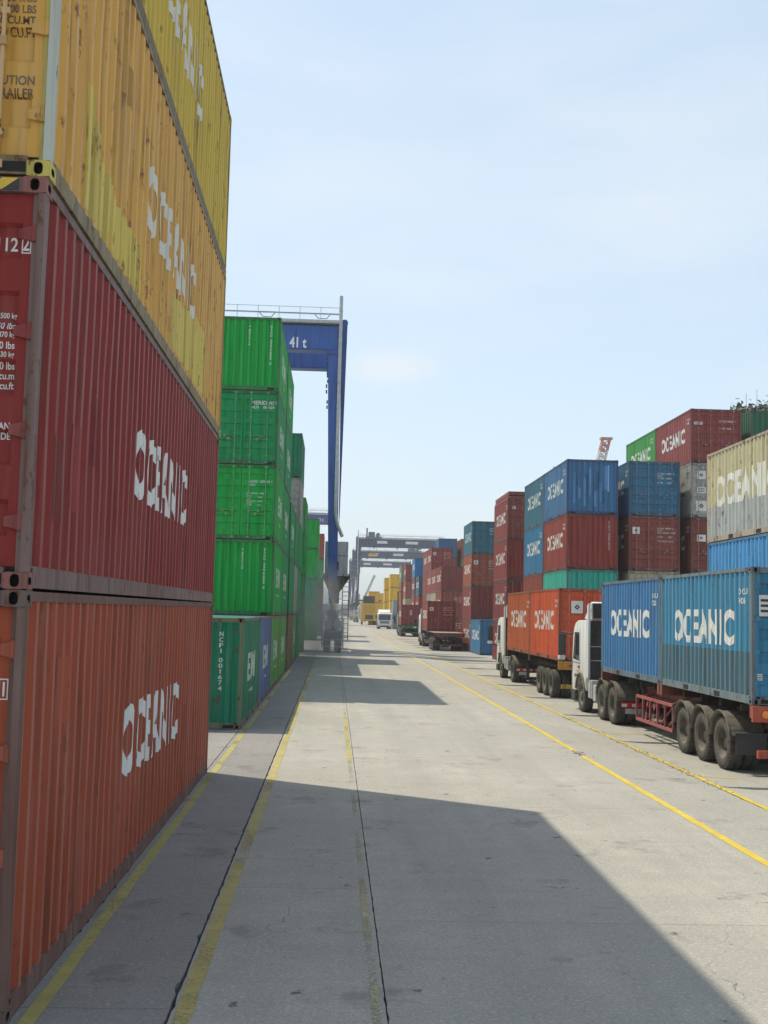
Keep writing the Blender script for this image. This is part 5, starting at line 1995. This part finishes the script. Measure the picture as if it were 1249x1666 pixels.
gantry((-0.06, 80.0, 0), 'blue gantry crane with mast, marked 41 t, standing over the green stacks', -1, 23.6, 22.95, 1.76, BLUE, '41 t')
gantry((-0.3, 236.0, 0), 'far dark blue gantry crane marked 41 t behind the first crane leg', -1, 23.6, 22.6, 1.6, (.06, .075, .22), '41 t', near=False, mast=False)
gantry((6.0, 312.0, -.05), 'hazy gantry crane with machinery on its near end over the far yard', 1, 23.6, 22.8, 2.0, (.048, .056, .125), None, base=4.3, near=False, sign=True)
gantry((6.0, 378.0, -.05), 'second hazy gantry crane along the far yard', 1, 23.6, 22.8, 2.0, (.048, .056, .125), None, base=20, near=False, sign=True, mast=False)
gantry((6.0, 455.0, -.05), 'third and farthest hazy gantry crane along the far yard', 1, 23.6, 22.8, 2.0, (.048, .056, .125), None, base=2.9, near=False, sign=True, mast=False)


# ------------------------------------------------------------------ far things
def reach_stacker():
    root = thing('reach_stacker', 'yellow container handler working far down the truck lane', 'forklift', (8.0, 262, ZR), 0)

    def part(name, fn, mats, color=None, bevel=0, par=root):
        mb = MB()
        fn(mb)
        return put(name, mb.mesh(name, mats, bevel=bevel), par, color, 4)
    y_ = (.58, .36, .04)
    part('chassis', lambda mb: (mb.box(-1.7, 1.5, 0, 6.5, .9, 2.1), mb.box(-1.9, 1.7, -.8, 2.2, 1.0, 4.9)), [CLEAN], y_, .05)
    part('body_panel', lambda mb: mb.box(-1.2, 1.1, -.83, -.803, 2.7, 4.5), [CLEAN], (.50, .30, .035), .02)
    part('engine_hood', lambda mb: mb.box(-1.4, 1.2, .2, 2.0, 4.93, 6.6), [CHASSIS], None, .05)
    part('mast', lambda mb: [mb.box(x - .15, x + .15, 6.5, 6.9, .6, 7.2) for x in (-.8, .8)] + [mb.box(-.65, .65, 6.55, 6.8, z, z + .25) for z in (1.2, 3.4, 5.6)], [CLEAN], y_)
    c = part('cab', lambda mb: mb.box(-.8, .8, 2.4, 4.2, 2.12, 4.0), [CLEAN], y_, .06)
    part('cab_window', lambda mb: mb.box(-.7, .7, 2.385, 2.396, 2.9, 3.8), [GLASSY], par=c)
    part('radiator', lambda mb: mb.box(-.9, .9, -.83, -.803, 1.3, 2.3), [CHASSIS])
    for s in (-1, 1):
        for y in (.9, 5.6):
            wheel(root, s * 1.55, y, s, 'flat', False, .515)
    part('spreader', lambda mb: mb.box(-3.0, 3.0, 6.95, 7.3, 5.4, 5.8), [CLEAN], (.12, .12, .12))


reach_stacker()


def jib():
    root = thing('harbour_crane', 'red and white banded crane jib rising behind the blue containers', 'crane', (50.0, 250, ZR))
    mb = MB()
    mb.box(-4, 4, -4, 4, 0, 5)
    put('crane_house', mb.mesh('crane_house', [CLEAN], bevel=.2), root, (.5, .5, .48), 3)
    a, b_ = Vector((0, 0, 5)), Vector((9.3, 0, 42.3))
    mr, mw = MB(), MB()
    n = 30
    d = (b_ - a)
    for i in range(n):
        p, q = a + d * (i / n), a + d * ((i + 1) / n)
        t0, t1 = 1.3 - .5 * i / n, 1.3 - .5 * (i + 1) / n
        mb = mr if (i // 2) % 2 == 0 else mw
        cs = [(-1, -1), (1, -1), (1, 1), (-1, 1)]
        for k in range(4):
            x, y = cs[k]
            x2, y2 = cs[(k + 1) % 4]
            mb.bar(p + Vector((x * t0, y * t0, 0)), q + Vector((x * t1, y * t1, 0)), .26)
            mb.bar(p + Vector((x * t0, y * t0, 0)), q + Vector((x2 * t1, y2 * t1, 0)), .26)
            mb.bar(p + Vector((x * t0, y * t0, 0)), p + Vector((x2 * t0, y2 * t0, 0)), .26)
    mr.box(b_.x - 1.3, b_.x + 1.3, -.8, .8, b_.z, b_.z + .5)
    put('jib_red', mr.mesh('jib_red', [CLEAN]), root, (.46, .17, .13), 3)
    put('jib_white', mw.mesh('jib_white', [CLEAN]), root, (.62, .58, .56), 3)


jib()


def boom():
    root = thing('mobile_crane', 'slanting pale boom above the far yellow stacks', 'crane', (8.6, 430, ZR))
    mb = MB()
    mb.box(-1.4, 1.4, -3, 3, .9, 3)
    put('crane_body', mb.mesh('crane_body', [CLEAN], bevel=.1), root, (.45, .45, .42), 3)
    mb = MB()
    mb.bar((0, 0, 2.5), (6.2, 2, 16.8), 1.0, 1.0)
    put('boom', mb.mesh('boom', [CLEAN]), root, (.50, .52, .52), 3)
    for s in (-1, 1):
        for y in (-2, 2):
            wheel(root, s * 1.3, y, s, 'flat', False)


boom()


def lamp_post(loc, h, label):
    root = thing('lamp_post', label, 'lamp post', loc)
    mb = MB()
    mb.tube([(0, 0, 0), (0, 0, h)], [.14, .09], 8)
    put('pole', mb.mesh('pole', [CHASSIS]), root)
    mb = MB()
    mb.bar((0, 0, h - .1), (1.8, 0, h + .1), .12)
    mb.box(1.2, 2.0, -.2, .2, h + .02, h + .2)
    put('lamp_arm', mb.mesh('lamp_arm', [CHASSIS]), root)


lamp_post((10.3, 186.0, ZR), 6.4, 'thin dark pole with short arm before the yellow stacks')


def warehouse():
    root = thing('warehouse', 'long low grey warehouse closing the far end of the road', 'building', (10, 700, 0))
    mb = MB()
    mb.box(-220, 160, 0, 40, -.3, 7)
    put('wall', mb.mesh('wall', [plain('shed_cladding', (.34, .36, .37), .8, 0, .15, .05)]), root)
    mb = MB()
    mb.prism_x([(-1, 7.003), (41, 7.003), (20, 10)], -221, 161)
    put('roof', mb.mesh('roof', [plain('shed_roof', (.40, .42, .43), .7, 0, .1, .05)]), root)
    for i in range(12):
        mb = MB()
        x = -150 + i * 24
        mb.box(x, x + 8, -.06, -.004, 0, 5)
        put('door', mb.mesh('door', [GREYP]), root)


warehouse()


def tree(loc, h, spread, label, seed, nclump=26, sg=.55, nl=150):
    r2 = random.Random(seed)
    root = thing('tree', label, 'tree', loc, 0, 'trees behind the container block')
    mb = MB()
    mb.tube([(0, 0, 0), (.1, .05, h * .3), (-.1, 0, h * .6), (.05, .1, h * .88)], [.32, .25, .16, .05], 8)
    tips = []
    for i in range(nclump):
        a = r2.uniform(0, 6.28)
        z = h * (1 - .5 * r2.random() ** 1.7) * .98
        rr = spread * (1.05 - abs(z / h - .68) * 1.5) * r2.uniform(.4, 1)
        tip = (rr * math.cos(a), rr * math.sin(a), z + h * .03)
        mb.tube([(0, 0, z - h * .13), (tip[0] * .5, tip[1] * .5, z - h * .05), tip, (tip[0] * 1.1, tip[1] * 1.1, tip[2] + .5)], [.08, .06, .035, .015], 5)
        tips.append(tip)
    put('trunk', mb.mesh('trunk', [plain('tree_bark', (.10, .08, .06), .9)]), root)
    mb = MB()
    for t in tips:
        for _ in range(nl):
            c = Vector(t) + Vector((r2.gauss(0, sg), r2.gauss(0, sg), r2.gauss(0, sg * .75)))
            u = Vector((r2.gauss(0, 1), r2.gauss(0, 1), r2.gauss(0, .6))).normalized()
            v = u.cross(Vector((r2.gauss(0, 1), r2.gauss(0, 1), r2.gauss(0, 1)))).normalized()
            s = r2.uniform(.13, .26)
            mb.face([c - u * s, c + v * s * .5, c + u * s, c - v * s * .5])
    m = plain('tree_leaf', (.075, .095, .060), .7, 0, .5, 2)
    put('crown', mb.mesh('crown', [m]), root)


tree((29.2, 78.0, ZR), 17.35, 2.2, 'dark leafy tree rising behind the dark green container', 4)
tree((16.3, 82.0, ZR), 13.3, .8, 'small tree tip showing over the grey teal container', 9, 9, .30, 45)

# thin aerials beside the tree
for x, y, h in ((28.0, 77.0, 18.6), (28.75, 77.0, 18.9)):
    o = put('aerial', _mesh_of(lambda mb: mb.tube([(0, 0, 0), (0, 0, h)], [.05, .02], 6), 'aerial', [GALV], True), None, None, 0, (x, y, ZR))
    tag(o, 'thin aerial mast in front of the leafy tree, %s of the two' % ('shorter' if h < 18.7 else 'taller'), 'aerial', 'aerial masts by the tree')


# ------------------------------------------------------------------ haze
def build_haze():
    mb = MB()
    mb.box(-1410, 1410, -70, 2610, -1.3, 52)
    m = bpy.data.materials.new('haze')
    m.use_nodes = True
    nt = m.node_tree
    for n in list(nt.nodes):
        nt.nodes.remove(n)
    out = nt.nodes.new('ShaderNodeOutputMaterial')
    v = nt.nodes.new('ShaderNodeVolumePrincipled')
    v.inputs['Color'].default_value = (.86, .90, .94, 1)
    v.inputs['Density'].default_value = 0.0005
    v.inputs['Anisotropy'].default_value = 0.2
    nt.links.new(v.outputs[0], out.inputs['Volume'])
    o = put('haze', mb.mesh('haze', [m]))
    o['kind'] = 'stuff'


build_haze()


def build_smear_haze():
    """thin cloud added below the crane, standing in for a windscreen smear"""
    bm = bmesh.new()
    bmesh.ops.create_icosphere(bm, subdivisions=3, radius=1.0)
    me = bpy.data.meshes.new('smear_haze')
    bm.to_mesh(me)
    bm.free()
    m = bpy.data.materials.new('smear_haze')
    m.use_nodes = True
    nt = m.node_tree
    for n in list(nt.nodes):
        nt.nodes.remove(n)
    k = NB(nt)
    out = k.n('ShaderNodeOutputMaterial')
    v = k.n('ShaderNodeVolumePrincipled')
    v.inputs['Color'].default_value = (.62, .62, .57, 1)
    tc = k.n('ShaderNodeTexCoord')
    g = k.n('ShaderNodeTexGradient', gradient_type='SPHERICAL')
    k.l(tc.outputs['Object'], g.inputs[0])
    nz = k.noise(k.scale_vec(tc.outputs['Object'], (1.4, 3.0, 2.2)), 1.6, 3)
    k.l(k.math('MULTIPLY', k.math('MULTIPLY', g.outputs['Fac'], k.ramp(nz, .3, .7)), 0.20), v.inputs['Density'])
    k.l(v.outputs[0], out.inputs['Volume'])
    me.materials.append(m)
    o = put('smear_haze', me, None, None, 0, (-.75, 67.0, 1.9))
    o.scale = (1.9, 17.0, 4.2)
    o['kind'] = 'stuff'


build_smear_haze()
